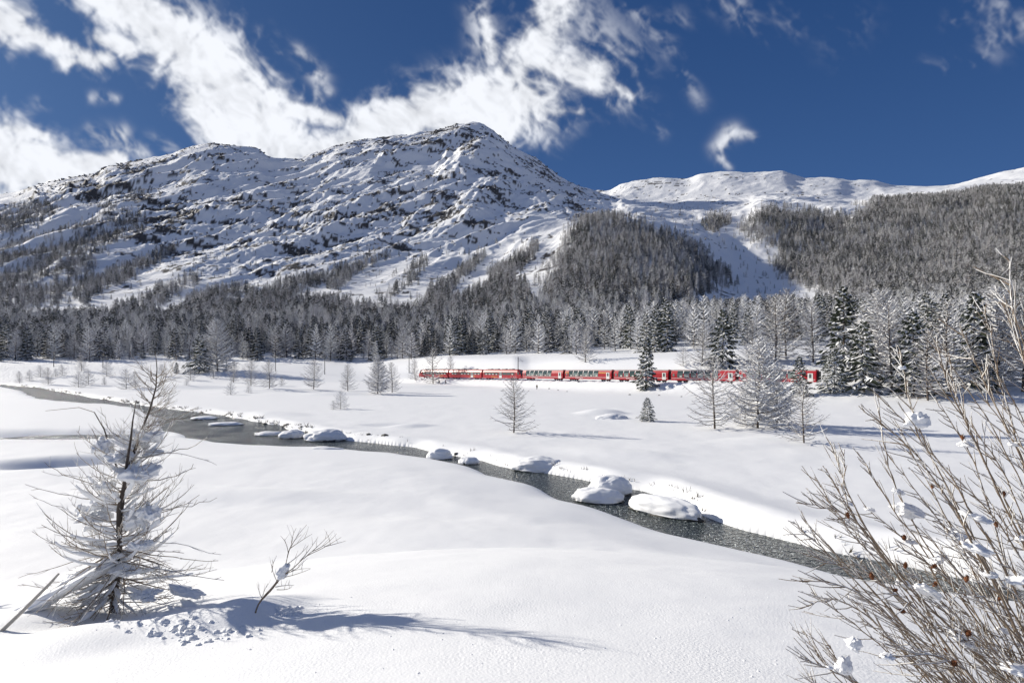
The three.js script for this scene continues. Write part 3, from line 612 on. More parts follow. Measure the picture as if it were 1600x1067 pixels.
planted(1256, 692, 596, 'larch_free_0', 'slender bare larch standing nearest, at the right end of the clump before the train');
planted(1250, 618, 556, 'spruce_free_1', 'short dark spruce covering the last coach near its rear door');
planted(1304, 611, 548, 'spruce_free_2', 'broad dark spruce just right of the end of the train');
planted(1350, 612, 500, 'spruce_free_1', 'tall dark spruce, second tree right of the end of the train');
planted(1318, 585, 446, 'spruce_free_0', 'very tall dark stone pine rising behind the spruces right of the train');
planted(1392, 612, 470, 'larch_free_1', 'tall frosted larch with wide limbs right of the two dark spruces');
planted(1450, 626, 516, 'larch_free_0', 'thin bare larch in front of the wood at the far right, nearest its edge');
planted(1428, 618, 486, 'spruce_free_1', 'dark spruce between two frosted larches at the right wood edge');
planted(1482, 612, 470, 'larch_free_2', 'wide frosted larch at the right wood edge, behind the bush branches');
planted(1545, 612, 558, 'spruce_free_1', 'small dark spruce at the far right behind the bush twigs');
planted(1560, 600, 452, 'larch_heavy', 'big snow-laden larch at the far right edge of the wood');
planted(1522, 600, 455, 'spruce_free_0', 'tall dark spruce behind the small one at the far right');
planted(1375, 598, 455, 'larch_heavy', 'large pale larch behind the dark spruces right of the train');
planted(1600, 612, 470, 'larch_free_1', 'frosted larch cut by the right border of the picture');
planted(1270, 566, 470, 'larch_free_1', 'frosted larch on the slope just above the end of the train');
planted(1228, 560, 452, 'larch_free_0', 'bare tall larch on the slope above the last coach');
planted(1212, 565, 462, 'larch_free_2', 'wide bare larch left of the tall one above the last coach');
planted(1130, 570, 482, 'spruce_free_1', 'dark spruce on the slope behind the wide bare larch');
planted(1176, 571, 500, 'larch_free_1', 'tall frosted larch on the bank just behind the tallest larch of the clump');
planted(1098, 571, 505, 'larch_free_1', 'frosted larch on the bank behind the fourth panorama coach');
planted(1068, 572, 543, 'larch_bush', 'small pale larch on the shaded bank behind the train', 'shrub');
planted(915, 566, 515, 'larch_free_1', 'frosted larch on the bank close behind the second panorama coach');
// left half
planted(590, 615, 556, 'larch_heavy', 'big bushy snow-laden larch left of the two walkers');
planted(612, 613, 566, 'larch_free_1', 'slim frosted larch tucked behind the bushy one left of the walkers');
planted(543, 611, 569, 'larch_free_1', 'compact frosted larch left of the bushy snow-laden one');
planted(490, 608, 562, 'larch_free_2', 'pointed frosted larch alone between the compact ones left of centre');
planted(420, 607, 562, 'larch_free_1', 'dense frosted larch, right one of a pair at left centre');
planted(392, 603, 564, 'larch_free_2', 'dense frosted larch, left one of the pair at left centre');
planted(365, 598, 564, 'larch_free_1', 'frosted larch with a lower bush right in front of it');
planted(360, 617, 597, 'larch_bush', 'low frosted larch bush in front of the pair at left centre', 'shrub');
planted(388, 614, 601, 'larch_bush', 'tiny larch bush beside the low one at left centre', 'shrub');
planted(440, 603, 589, 'larch_bush', 'tiny larch right beside the dense pair at left centre', 'shrub');
planted(333, 591, 572, 'larch_bush', 'round frosted bush at the foot of the two tall trees on the left', 'shrub');
planted(532, 639, 611, 'larch_bush', 'small young larch alone on the snow above the river', 'shrub');
planted(521, 640, 626, 'larch_bush', 'tiny seedling touching the young larch above the river', 'shrub');
planted(312, 582, 524, 'spruce_free_2', 'broad dark tree, left one of two tall trees before the left forest');
planted(338, 580, 500, 'larch_heavy', 'tall pale larch, right one of two tall trees before the left forest');
planted(297, 594, 574, 'larch_bush', 'thin larch bush left below the two tall trees', 'shrub');
planted(291, 602, 592, 'larch_bush', 'tiny larch bush below the thin one, left of centre', 'shrub');
planted(252, 588, 569, 'larch_bush', 'small larch just right of the sapling top, on the far plain', 'shrub');
planted(275, 583, 566, 'spruce_free_1', 'small dark spruce on the far plain right of the sapling top');
planted(648, 594, 562, 'larch_free_2', 'small pale larch at the left end of the train');
planted(676, 600, 545, 'larch_free_0', 'bare larch standing before the leading railcar');
planted(704, 588, 556, 'larch_free_1', 'slim larch before the second door of the railcar');
[[29, 598, 580, 'leftmost'], [45, 594, 578], [62, 588, 571], [74, 600, 574], [86, 588, 576], [96, 586, 570], [126, 579, 554], [122, 604, 580], [137, 600, 577], [162, 601, 589], [166, 587, 565], [196, 607, 577], [210, 605, 580]].forEach(([x, b, t], i) => planted(x, b + 1, t, i % 3 ? 'larch_bush' : 'larch_free_1', [
  'small larch, leftmost of the scattered shrubs beyond the far river bank', 'small larch second from the left among the far bank shrubs', 'thin larch on the upper row of the far left shrubs', 'bushy larch in the lower row of the far left shrubs', 'small larch behind the bushy one on the far left plain', 'tiny larch highest up in the far left group', 'taller dark-tipped larch standing against the snow terrace on the left', 'bushy larch low beside the river bank, left of the double one', 'larch right next to the bushy one low beside the bank', 'low wide larch bush between the two pairs by the far bank', 'larch on the upper row below the left mast', 'bushy larch, left one of the pair left of the sapling top', 'bushy larch, right one of the pair left of the sapling top'][i], 'shrub'));
// a larch just left of the picture, whose shadow falls into it
{ const g = seat(-17.5, -12.6); tree('larch_free_2', 'larch_tree', g, 6.2, 1.1, 'frosted larch outside the left border whose twigs reach into view', 'tree'); }
{ const g = seat(-24.5, -18.5); tree('larch_heavy', 'larch_tree', g, 8, 2.1, 'tall larch outside the left border whose shadow crosses the snow', 'tree'); }

// ---------------------------------------------------------------- the red train
const P = {
  red: new THREE.MeshPhysicalMaterial({ name: 'red_paint', color: lit(0.4, 0.006, 0.016), roughness: 0.42, clearcoat: 0.15, clearcoatRoughness: 0.2 }),
  darkred: new THREE.MeshStandardMaterial({ name: 'dark_red_paint', color: lit(0.16, 0.008, 0.014), roughness: 0.5 }),
  white: new THREE.MeshStandardMaterial({ name: 'white_paint', color: lit(0.75, 0.75, 0.72), roughness: 0.45 }),
  silver: new THREE.MeshStandardMaterial({ name: 'pale_grey_paint', color: lit(0.5, 0.5, 0.47), roughness: 0.5 }),
  yellow: new THREE.MeshStandardMaterial({ name: 'yellow_paint', color: lit(0.75, 0.5, 0.08), roughness: 0.5 }),
  glass: new THREE.MeshPhysicalMaterial({ name: 'tinted_glass', color: lit(0.055, 0.085, 0.08), roughness: 0.06, clearcoat: 1, clearcoatRoughness: 0.03 }),
  pale: new THREE.MeshPhysicalMaterial({ name: 'painted_see_through_pane', color: lit(0.2, 0.25, 0.235), roughness: 0.08, clearcoat: 0.6 }),  // opaque; the pale colour paints the bright snow seen through the windows
  black: new THREE.MeshStandardMaterial({ name: 'black_rubber', color: lit(0.02, 0.02, 0.022), roughness: 0.8 }),
  steel: new THREE.MeshStandardMaterial({ name: 'dark_steel', color: lit(0.06, 0.06, 0.065), roughness: 0.6, metalness: 0.3 }),
  seat: new THREE.MeshStandardMaterial({ name: 'seat_covers', color: lit(0.6, 0.58, 0.53), roughness: 0.9 }),
};
const font = await new FontLoader().loadAsync('fonts/droid/droid_sans_bold.typeface.json');
{
  const trackAt = (s) => V(4.21 + 13.37 * s, -5.9 + 0.166 * s, -(199.5 - 13.37 * s));
  const heading = Math.atan2(13.37, 13.37);   // nose towards the right and the viewer
  const train = thing('red_train', trackAt(1), 'long red panorama train with a railcar set ahead of five glazed coaches, crossing the snow', 'train');
  train.rotation.y = -heading + Math.PI / 2 - Math.PI / 2;
  train.rotation.set(0, -Math.PI / 4, Math.atan2(0.166, 18.9));
  const origin = 1;
  const profile = (w, yb, yw, yt, tilt) => { const s = new THREE.Shape(); s.moveTo(-w, yb); s.lineTo(w, yb); s.lineTo(w, yw); s.lineTo(w - tilt, yt - 0.18); s.quadraticCurveTo(w - tilt - 0.1, yt - 0.03, w - tilt - 0.35, yt); s.quadraticCurveTo(0, yt + 0.1, -w + tilt + 0.35, yt); s.quadraticCurveTo(-w + tilt + 0.1, yt - 0.03, -w + tilt, yt - 0.18); s.lineTo(-w, yw); s.closePath(); return s; };
  const hull = (L, w, yb, yw, yt, tilt) => { const g = new THREE.ExtrudeGeometry(profile(w, yb, yw, yt, tilt), { depth: L - 0.12, bevelEnabled: true, bevelThickness: 0.06, bevelSize: 0.05, bevelOffset: -0.05, bevelSegments: 2, curveSegments: 6 }); g.rotateY(Math.PI / 2); g.translate(-L / 2 + 0.06, 0, 0); return g; };
  const bx = (x, y, z, sx, sy, sz, rx = 0) => { const g = new THREE.BoxGeometry(sx, sy, sz); if (rx) g.rotateX(rx); g.translate(x, y, z); return g; };
  const pane = (x, y, z, sx, sy, rx = 0) => { const s = new THREE.Shape(), r = 0.09, a = sx / 2, b = sy / 2; s.moveTo(-a + r, -b); s.lineTo(a - r, -b); s.quadraticCurveTo(a, -b, a, -b + r); s.lineTo(a, b - r); s.quadraticCurveTo(a, b, a - r, b); s.lineTo(-a + r, b); s.quadraticCurveTo(-a, b, -a, b - r); s.lineTo(-a, -b + r); s.quadraticCurveTo(-a, -b, -a + r, -b); const g = new THREE.ExtrudeGeometry(s, { depth: 0.03, bevelEnabled: false, curveSegments: 3 }); g.translate(0, 0, -0.015); if (rx) g.rotateX(rx); g.translate(x, y, z); return g; };
  const bogie = (car, x) => { const b = new MB(); for (const wx of [-0.9, 0.9]) for (const z of [-0.55, 0.55]) { const g = new THREE.CylinderGeometry(0.37, 0.37, 0.1, 16); g.rotateX(Math.PI / 2); g.translate(x + wx, 0.37, z); b.add(g); } b.box(x, 0.5, 0.75, 2.6, 0.22, 0.12); b.box(x, 0.5, -0.75, 2.6, 0.22, 0.12); b.box(x, 0.6, 0, 0.5, 0.2, 1.6); part('bogie', b.geo(), P.steel, car); };
  const word = (car, str, x, y, h, mat) => { const g = new TextGeometry(str, { font, size: h, depth: 0.012, curveSegments: 2 }); g.computeBoundingBox(); g.translate(x, y, 1.332); part('lettering', g, mat, car); };
  const panes = (car, list, y, h, mat, zz = 1.325) => { for (const [x, w] of list) for (const s of [1, -1]) part('window', pane(x, y, s * zz, w, h), mat, car); };
  // five panorama coaches
  for (let k = 0; k < 5; k++) {
    const L = 18.0, x0 = (k + 0.5 - origin) * 18.91;
    const car = part('panorama_coach', hull(L, 1.31, 0.62, 2.44, 3.46, 0.4), P.red, train); car.position.x = x0;
    part('roof', (() => { const g = new THREE.CylinderGeometry(1.9, 1.9, L - 0.5, 18, 1, true, -0.42, 0.84); g.rotateZ(Math.PI / 2); g.rotateX(-Math.PI / 2); g.translate(0, 3.54 - 1.9 + 0.03, 0); return g; })(), P.silver, car);
    const first = k === 1;
    const from = -6.6, step = 1.98, nw = 6;
    for (let i = 0; i < nw; i++) for (const s of [1, -1]) {
      const x = from + i * step + (k === 3 || k === 4 ? 0.3 : 0);
      const w = part('window', pane(x, 2.0, s * 1.325, 1.62, 1.12), i % 2 ? P.pale : P.glass, car);
      part('roof_pane', pane(x, 2.87, s * 1.13, 1.62, 0.78, s * -0.444), P.glass, w);
      part('seat_row', bx(x + 0.25, 1.72, s * 1.343, 0.62, 0.4, 0.012), P.seat, w);
      if (i < nw - 1) part('window_pillar', bx(x + step / 2, 2.0, s * 1.326, 0.2, 1.16, 0.035), k > 1 ? P.red : P.silver, car);
      if (i < nw - 1) part('roof_rib', bx(x + step / 2, 2.87, s * 1.128, 0.2, 0.82, 0.03, s * -0.444), P.white, car);
    }
    for (const s of [1, -1]) {
      part('white_stripe', bx(0, 1.2, s * 1.322, L - 0.4, 0.1, 0.02), P.white, car);
      part('cornice', bx(0, 3.31, s * 0.9, L - 0.4, 0.1, 0.06), P.white, car);
      if (first || k === 2) for (const [x, w] of first ? [[6.0, 3.2], [-8.0, 1.4]] : []) part('class_stripe', bx(x, 2.58, s * 1.322, w, 0.17, 0.025), P.yellow, car);
      const door = part('door', bx(7.75, 1.72, s * 1.322, 1.15, 1.95, 0.04), P.white, car);
      part('door_window', pane(7.75, 2.05, s * 1.35, 0.5, 0.95), P.glass, door);
      part('small_window', pane(-8.2, 2.05, s * 1.325, 0.5, 0.7), P.pale, car);
    }
    word(car, 'Bernina Express', -4.6, 0.86, 0.27, P.white);
    bogie(car, -6.2); bogie(car, 6.2);
    for (const s of [1, -1]) part('gangway', bx(s * (L / 2 + 0.22), 1.95, 0, 0.42, 2.3, 1.5), P.black, car);
    if (k === 4) { const e = part('end_door', bx(L / 2 + 0.015, 1.8, 0, 0.05, 2.1, 0.85), P.darkred, car); part('door_window', bx(L / 2 + 0.045, 2.2, 0, 0.02, 0.8, 0.5), P.glass, e); }
  }
  // three cars of the railcar set, cabs at both ends
  const UL = 19.6, ends = [0.98, 0, 0];
  for (let k = 0; k < 3; k++) {
    const L = 19.2, x0 = -origin * 18.91 - (k + 0.5) * (UL + 0.35) - 0.35;
    const car = part('railcar', hull(L - (k === 1 ? 0 : 1.3), 1.31, 0.5, 2.5, 3.55, 0.42), P.red, train); car.position.x = x0 + (k === 0 ? -0.65 : k === 2 ? 0.65 : 0);
    const wl = k === 1 ? [[-7.2, 1.3], [-5.5, 1.6], [-1.6, 1.6], [0.2, 1.6], [2.2, 1.5], [6.2, 1.6], [8.1, 1.4]] : k === 0 ? [[-7.0, 1.5], [-5.2, 1.6], [-3.4, 1.6], [-1.6, 1.4], [2.6, 1.8], [4.6, 1.8], [6.5, 1.4]] : [[-6.5, 1.4], [-4.4, 1.8], [-2.4, 1.8], [1.8, 1.5], [3.6, 1.6], [5.4, 1.6], [7.2, 1.5]];
    for (const s of [1, -1]) part('window_band', bx(k === 1 ? 0.5 : k === 0 ? -0.2 : 0.2, 2.15, s * 1.319, 16.6, 1.0, 0.02), P.darkred, car);
    panes(car, wl, 2.15, 0.86, P.glass, 1.333);
    for (const [x, w] of wl) if (w < 1.65) for (const s of [1, -1]) part('seat_row', bx(x, 1.92, s * 1.352, w * 0.5, 0.36, 0.012), P.seat, car);
    const dx = k === 1 ? 4.3 : k === 0 ? 0.5 : -0.5;
    for (const s of [1, -1]) { const d = part('door', bx(dx, 1.75, s * 1.33, 1.35, 2.15, 0.05), P.white, car); part('door_window', pane(dx - 0.33, 2.05, s * 1.36, 0.42, 1.2), P.glass, d); part('door_window', pane(dx + 0.33, 2.05, s * 1.36, 0.42, 1.2), P.glass, d); }
    part('roof', bx(0, 3.62, 0, L - 3.2, 0.12, 1.5), P.darkred, car);
    { const r = new MB(); for (const x of [-6, -2.5, 1.5, 5]) r.box(x, 3.78, 0, 1.8, 0.26, 1.2); part('roof_equipment', r.geo(), P.silver, car); }
    word(car, 'Rh\u00e4tische Bahn', k === 0 ? -4.2 : 3.0, 0.92, 0.3, P.yellow);
    bogie(car, -6.4); bogie(car, 6.4);
    if (k !== 1) {   // slanted cab
      const s = k === 0 ? 1 : -1, b = new MB(), hx = s * (L - 1.3) / 2;
      const y = [0.5, 1.55, 3.3, 3.5], xo = [1.55, 1.6, 0.45, 0.0], zo = [1.1, 1.14, 1.0, 0.95], A = [], B = [];
      for (let i = 0; i < 4; i++) { A.push([V(hx, y[i], 1.29), V(hx + s * xo[i], y[i], zo[i]), V(hx + s * xo[i], y[i], -zo[i]), V(hx, y[i], -1.29)]); }
      for (let i = 0; i < 3; i++) for (let j = 0; j < 3; j++) { const a = A[i][j], c = A[i][j + 1], d = A[i + 1][j + 1], e = A[i + 1][j]; if (s > 0) { b.tri(a, c, d); b.tri(a, d, e); } else { b.tri(a, d, c); b.tri(a, e, d); } }
      const cab = part('cab', b.geo(), P.red, car);
      const ws = new THREE.BoxGeometry(0.05, 1.75, 1.9); ws.rotateZ(s * 0.585); ws.translate(hx + s * 1.12, 2.42, 0); part('windscreen', ws, P.glass, cab);
      for (const z of [1, -1]) { part('cab_window', pane(hx + s * 0.25, 2.3, z * 1.275, 0.8, 0.85, 0), P.glass, cab); part('headlight', (() => { const g = new THREE.CylinderGeometry(0.14, 0.14, 0.08, 14); g.rotateZ(Math.PI / 2); g.translate(hx + s * 1.57, 1.15, z * 0.8); return g; })(), P.white, cab); }
    }
    if (k === 1) { const b = new MB(); b.tube([V(-1.2, 3.9, 0), V(0.6, 4.35, 0), V(-0.9, 4.85, 0)], [0.05, 0.05, 0.05], 6); b.tube([V(-0.9, 4.85, -0.75), V(-0.9, 4.87, 0), V(-0.9, 4.85, 0.75)], [0.05, 0.05, 0.05], 6); b.box(-1.2, 3.92, 0, 0.8, 0.12, 0.9); part('pantograph', b.geo(), P.steel, car); }
    if (k < 2) part('gangway', bx(-L / 2 - 0.25 + (k === 0 ? 0.65 : 0), 1.95, 0, 0.85, 2.4, 1.6), P.black, car);
  }
}
// ---------------------------------------------------------------- catenary masts
{
  const b = new MB(); b.tube([V(0, -0.6, 0), V(0, 4, 0), V(0, 8.2, 0)], [0.17, 0.15, 0.12], 8);
  const arm = new MB(); arm.tube([V(0, 6.6, 0), V(1.6, 6.55, 1.6)], [0.05, 0.04], 5); arm.tube([V(0, 7.6, 0), V(1.6, 6.6, 1.6)], [0.04, 0.03], 5);
  const ins = new MB(); ins.tube([V(1.45, 6.55, 1.45), V(1.8, 6.5, 1.8)], [0.09, 0.07], 6);
  let first;
  [[639, 583, 'dark catenary mast just left of the train'], [812, 574, 'dark catenary mast behind the joint of railcar and first coach'], [507, 585, 'catenary mast behind the pointed larch left of centre'], [430, 580, 'catenary mast between the dense larch pair and the forest'], [353, 577, 'catenary mast right of the two tall trees on the left'], [160, 575, 'mast on the snow terrace above the far left shrubs'], [83, 573, 'mast farthest left on the snow terrace']].forEach(([x, y, label], i) => {
    const g = ground(x, y); let o;
    if (!i) { o = first = thing('catenary_mast', g, label, 'mast', 'catenary masts along the line'); part('pole', b.geo(), P.steel, o); const a = part('arm', arm.geo(), P.steel, o); part('insulator', ins.geo(), P.silver, a); }
    else o = copy(first, 'catenary_mast', g, label, 'mast', 'catenary masts along the line');
    if (i === 1) o.position.set(2.2, -6.0, -207);
  });
}
// ---------------------------------------------------------------- people on the winter path
function meat(bones, cell = 0.028, pad = 0.1, k = 0.03) {   // one smooth surface over tapered bones: [ax, ay, az, ra, bx, by, bz, rb]
  const lo = V(1e9, 1e9, 1e9), hi = V(-1e9, -1e9, -1e9);
  for (const b of bones) for (const [x, y, z, r] of [[b[0], b[1], b[2], b[3]], [b[4], b[5], b[6], b[7]]]) { lo.min(V(x - r - pad, y - r - pad, z - r - pad)); hi.max(V(x + r + pad, y + r + pad, z + r + pad)); }
  const size = Math.max(hi.x - lo.x, hi.y - lo.y, hi.z - lo.z), mid = lo.clone().add(hi).multiplyScalar(0.5), n = Math.ceil(size / cell) + 2;
  const mc = new MarchingCubes(n, M.cap, false, false, 60000); mc.isolation = 0; mc.reset();
  for (let z = 0; z < n; z++) for (let y = 0; y < n; y++) for (let x = 0; x < n; x++) {
    const px = mid.x + (x / n * 2 - 1) * size / 2, py = mid.y + (y / n * 2 - 1) * size / 2, pz = mid.z + (z / n * 2 - 1) * size / 2;
    let d = 1e9;
    for (const b of bones) { const ex = b[4] - b[0], ey = b[5] - b[1], ez = b[6] - b[2], t = clamp(((px - b[0]) * ex + (py - b[1]) * ey + (pz - b[2]) * ez) / (ex * ex + ey * ey + ez * ez + 1e-9), 0, 1), q = Math.hypot(px - b[0] - ex * t, py - b[1] - ey * t, pz - b[2] - ez * t) - (b[3] + (b[7] - b[3]) * t); const h = clamp(0.5 + 0.5 * (d - q) / k, 0, 1); d = d > 1e8 ? q : lerp(d, q, h) - k * h * (1 - h); }
    mc.field[x + y * n + z * n * n] = -d;
  }
  mc.update();
  const c = mc.count, g = new THREE.BufferGeometry();
  g.setAttribute('position', new THREE.BufferAttribute(mc.positionArray.slice(0, c * 3), 3)); g.setAttribute('normal', new THREE.BufferAttribute(mc.normalArray.slice(0, c * 3), 3));
  g.scale(size / 2, size / 2, size / 2); g.translate(mid.x, mid.y, mid.z);
  return g;
}
{
  const cloth = (n, r, g, b) => new THREE.MeshStandardMaterial({ name: n, color: lit(r, g, b), roughness: 0.9 });
  const skin = cloth('skin', 0.45, 0.27, 0.2), navy = cloth('navy_cloth', 0.02, 0.028, 0.06), maroon = cloth('maroon_cloth', 0.11, 0.02, 0.02), olive = cloth('olive_brown_cloth', 0.13, 0.095, 0.05), dark = cloth('charcoal_cloth', 0.022, 0.022, 0.026), wool = cloth('grey_wool', 0.1, 0.1, 0.11);
  function person(px, py, turn, hgt, label, jacketM, legsM, hatM, stride) {
    const g = ground(px, py), o = thing('person', g, label, 'person'); o.rotation.y = turn; o.scale.setScalar(hgt / 1.75);
    const s = stride, hipY = 0.9;   // faces +x, mid-stride
    const fingers = (sx, x, y, z) => { const f = []; for (let i = 0; i < 4; i++) f.push([x + (i - 1.5) * 0.019, y - 0.03, z, 0.011, x + (i - 1.5) * 0.02 + 0.012, y - 0.1 - 0.012 * (1.5 - Math.abs(i - 1.3)), z - sx * 0.012, 0.008]); f.push([x + 0.02, y, z, 0.012, x + 0.055, y - 0.055, z - sx * 0.02, 0.009]); return f; };
    const handL = [0.30 * s, 0.83, 0.3], handR = [-0.16 * s, 0.82, -0.3];
    part('body', meat([[0, 1.44, 0, 0.055, 0.02, 1.54, 0, 0.055], [0.015, 1.62, 0, 0.088, 0.035, 1.66, 0, 0.086], [0.055, 1.57, 0, 0.05, 0.06, 1.55, 0, 0.04], [0.115, 1.615, 0, 0.016, 0.125, 1.595, 0, 0.014], [0.02, 1.6, 0.085, 0.02, 0.02, 1.62, 0.088, 0.02], [0.02, 1.6, -0.085, 0.02, 0.02, 1.62, -0.088, 0.02],
      [0, 1.44, 0, 0.055, 0, 1.1, 0, 0.1], [0, 1.38, 0, 0.05, 0, 1.37, 0.17, 0.045], [0, 1.38, 0, 0.05, 0, 1.37, -0.17, 0.045], [0, 1.37, 0.18, 0.045, 0.04 * s, 1.1, 0.25, 0.035], [0.04 * s, 1.1, 0.25, 0.035, ...handL, 0.03], [0, 1.37, -0.18, 0.045, -0.1 * s, 1.1, -0.25, 0.035], [-0.1 * s, 1.1, -0.25, 0.035, ...handR, 0.03],
      [0, 1.1, 0, 0.1, 0, 0.92, 0.07, 0.08], [0, 1.1, 0, 0.1, 0, 0.92, -0.07, 0.08], [0, 0.9, 0.09, 0.07, 0.16 * s, 0.5, 0.1, 0.05], [0.16 * s, 0.5, 0.1, 0.05, 0.2 * s, 0.1, 0.1, 0.035], [0, 0.9, -0.09, 0.07, -0.05 * s, 0.5, -0.1, 0.05], [-0.05 * s, 0.5, -0.1, 0.05, -0.3 * s, 0.14, -0.1, 0.035],
      [handL[0], handL[1], handL[2], 0.034, handL[0] + 0.005, handL[1] - 0.05, handL[2], 0.036], [handR[0], handR[1], handR[2], 0.034, handR[0] + 0.005, handR[1] - 0.05, handR[2], 0.036], ...fingers(1, handL[0], handL[1] - 0.04, handL[2]), ...fingers(-1, handR[0], handR[1] - 0.04, handR[2])], 0.02, 0.05, 0.016), skin, o);
    part('jacket', meat([[0, 1.4, 0.0, 0.1, 0, 1.05, 0, 0.15], [0, 1.05, 0, 0.15, 0, 0.86, 0, 0.165], [0, 1.38, 0.12, 0.085, 0, 1.38, -0.12, 0.085], [0, 1.36, 0.19, 0.078, 0.04 * s, 1.1, 0.255, 0.066], [0.04 * s, 1.1, 0.255, 0.066, handL[0] * 0.92, 0.87, 0.295, 0.055], [0, 1.36, -0.19, 0.078, -0.1 * s, 1.1, -0.255, 0.066], [-0.1 * s, 1.1, -0.255, 0.066, handR[0] * 0.95, 0.86, -0.297, 0.055], [0, 1.44, 0, 0.08, 0.01, 1.48, 0, 0.075]], 0.024), jacketM, o);
    part('trousers', meat([[0, 0.95, 0.07, 0.13, 0, 0.9, -0.07, 0.13], [0, hipY, 0.09, 0.115, 0.16 * s, 0.5, 0.1, 0.082], [0.16 * s, 0.5, 0.1, 0.082, 0.19 * s, 0.14, 0.1, 0.066], [0, hipY, -0.09, 0.115, -0.05 * s, 0.5, -0.1, 0.082], [-0.05 * s, 0.5, -0.1, 0.082, -0.29 * s, 0.17, -0.1, 0.066]], 0.024), legsM, o);
    part('boots', meat([[0.2 * s, 0.1, 0.1, 0.058, 0.2 * s, 0.05, 0.1, 0.055], [0.17 * s, 0.045, 0.1, 0.05, 0.17 * s + 0.19, 0.035, 0.11, 0.042], [-0.3 * s, 0.15, -0.1, 0.058, -0.31 * s, 0.09, -0.1, 0.055], [-0.33 * s, 0.09, -0.1, 0.05, -0.33 * s + 0.17, 0.03, -0.11, 0.042]], 0.02), dark, o);
    part('hat', meat([[0.0, 1.69, 0, 0.1, 0.015, 1.735, 0, 0.085], [-0.03, 1.64, 0, 0.088, 0.0, 1.7, 0, 0.09]], 0.016), hatM, o);
    return o;
  }
  person(686, 600.5, Math.PI + 0.4, 1.78, 'walker in dark navy clothes, left one of the pair on the path below the train', navy, dark, wool, 1);
  person(696, 600.5, Math.PI + 0.3, 1.7, 'walker in a maroon jacket, right one of the pair on the path below the train', maroon, dark, dark, -1);
  person(839, 608.5, -1.2, 1.6, 'lone walker in an olive-brown jacket on the path below the first coach', olive, dark, olive, 0.6);
}

// ---------------------------------------------------------------- pillows of snow: on stones in the river, on branches
function pillow(sx, sy, sz, seed, detail = 10, rough = 0.16, flat = 0.35) {
  const g = new THREE.IcosahedronGeometry(1, detail), p = g.attributes.position;
  for (let i = 0; i < p.count; i++) {
    const x = p.getX(i), y = p.getY(i), z = p.getZ(i);
    const k = 1 + rough * (1.4 * imp.noise(x * 1.3 + seed, y * 1.3, z * 1.3) + 0.8 * imp.noise(x * 3.2, y * 3.2 + seed, z * 3.2) + 0.35 * imp.noise(x * 8, y * 8, z * 8 + seed));
    p.setXYZ(i, x * k * sx, (y < 0 ? y * flat : Math.pow(y, 0.86)) * k * sy, z * k * sz);
  }
  g.deleteAttribute('uv'); g.deleteAttribute('normal');
  const w = new Map(), ids = []; // weld so that it shades smoothly
  const pos = []; for (let i = 0; i < p.count; i++) { const key = `${p.getX(i).toFixed(5)},${p.getY(i).toFixed(5)},${p.getZ(i).toFixed(5)}`; if (!w.has(key)) { w.set(key, pos.length / 3); pos.push(p.getX(i), p.getY(i), p.getZ(i)); } ids.push(w.get(key)); }
  const q = new THREE.BufferGeometry(); q.setAttribute('position', new THREE.BufferAttribute(new Float32Array(pos), 3)); q.setIndex(ids); q.computeVertexNormals(); return q;
}
function stoneGeo(sx, sy, sz, seed) { const g = pillow(sx, sy, sz, seed, 4, 0.3, 0.9); return g; }
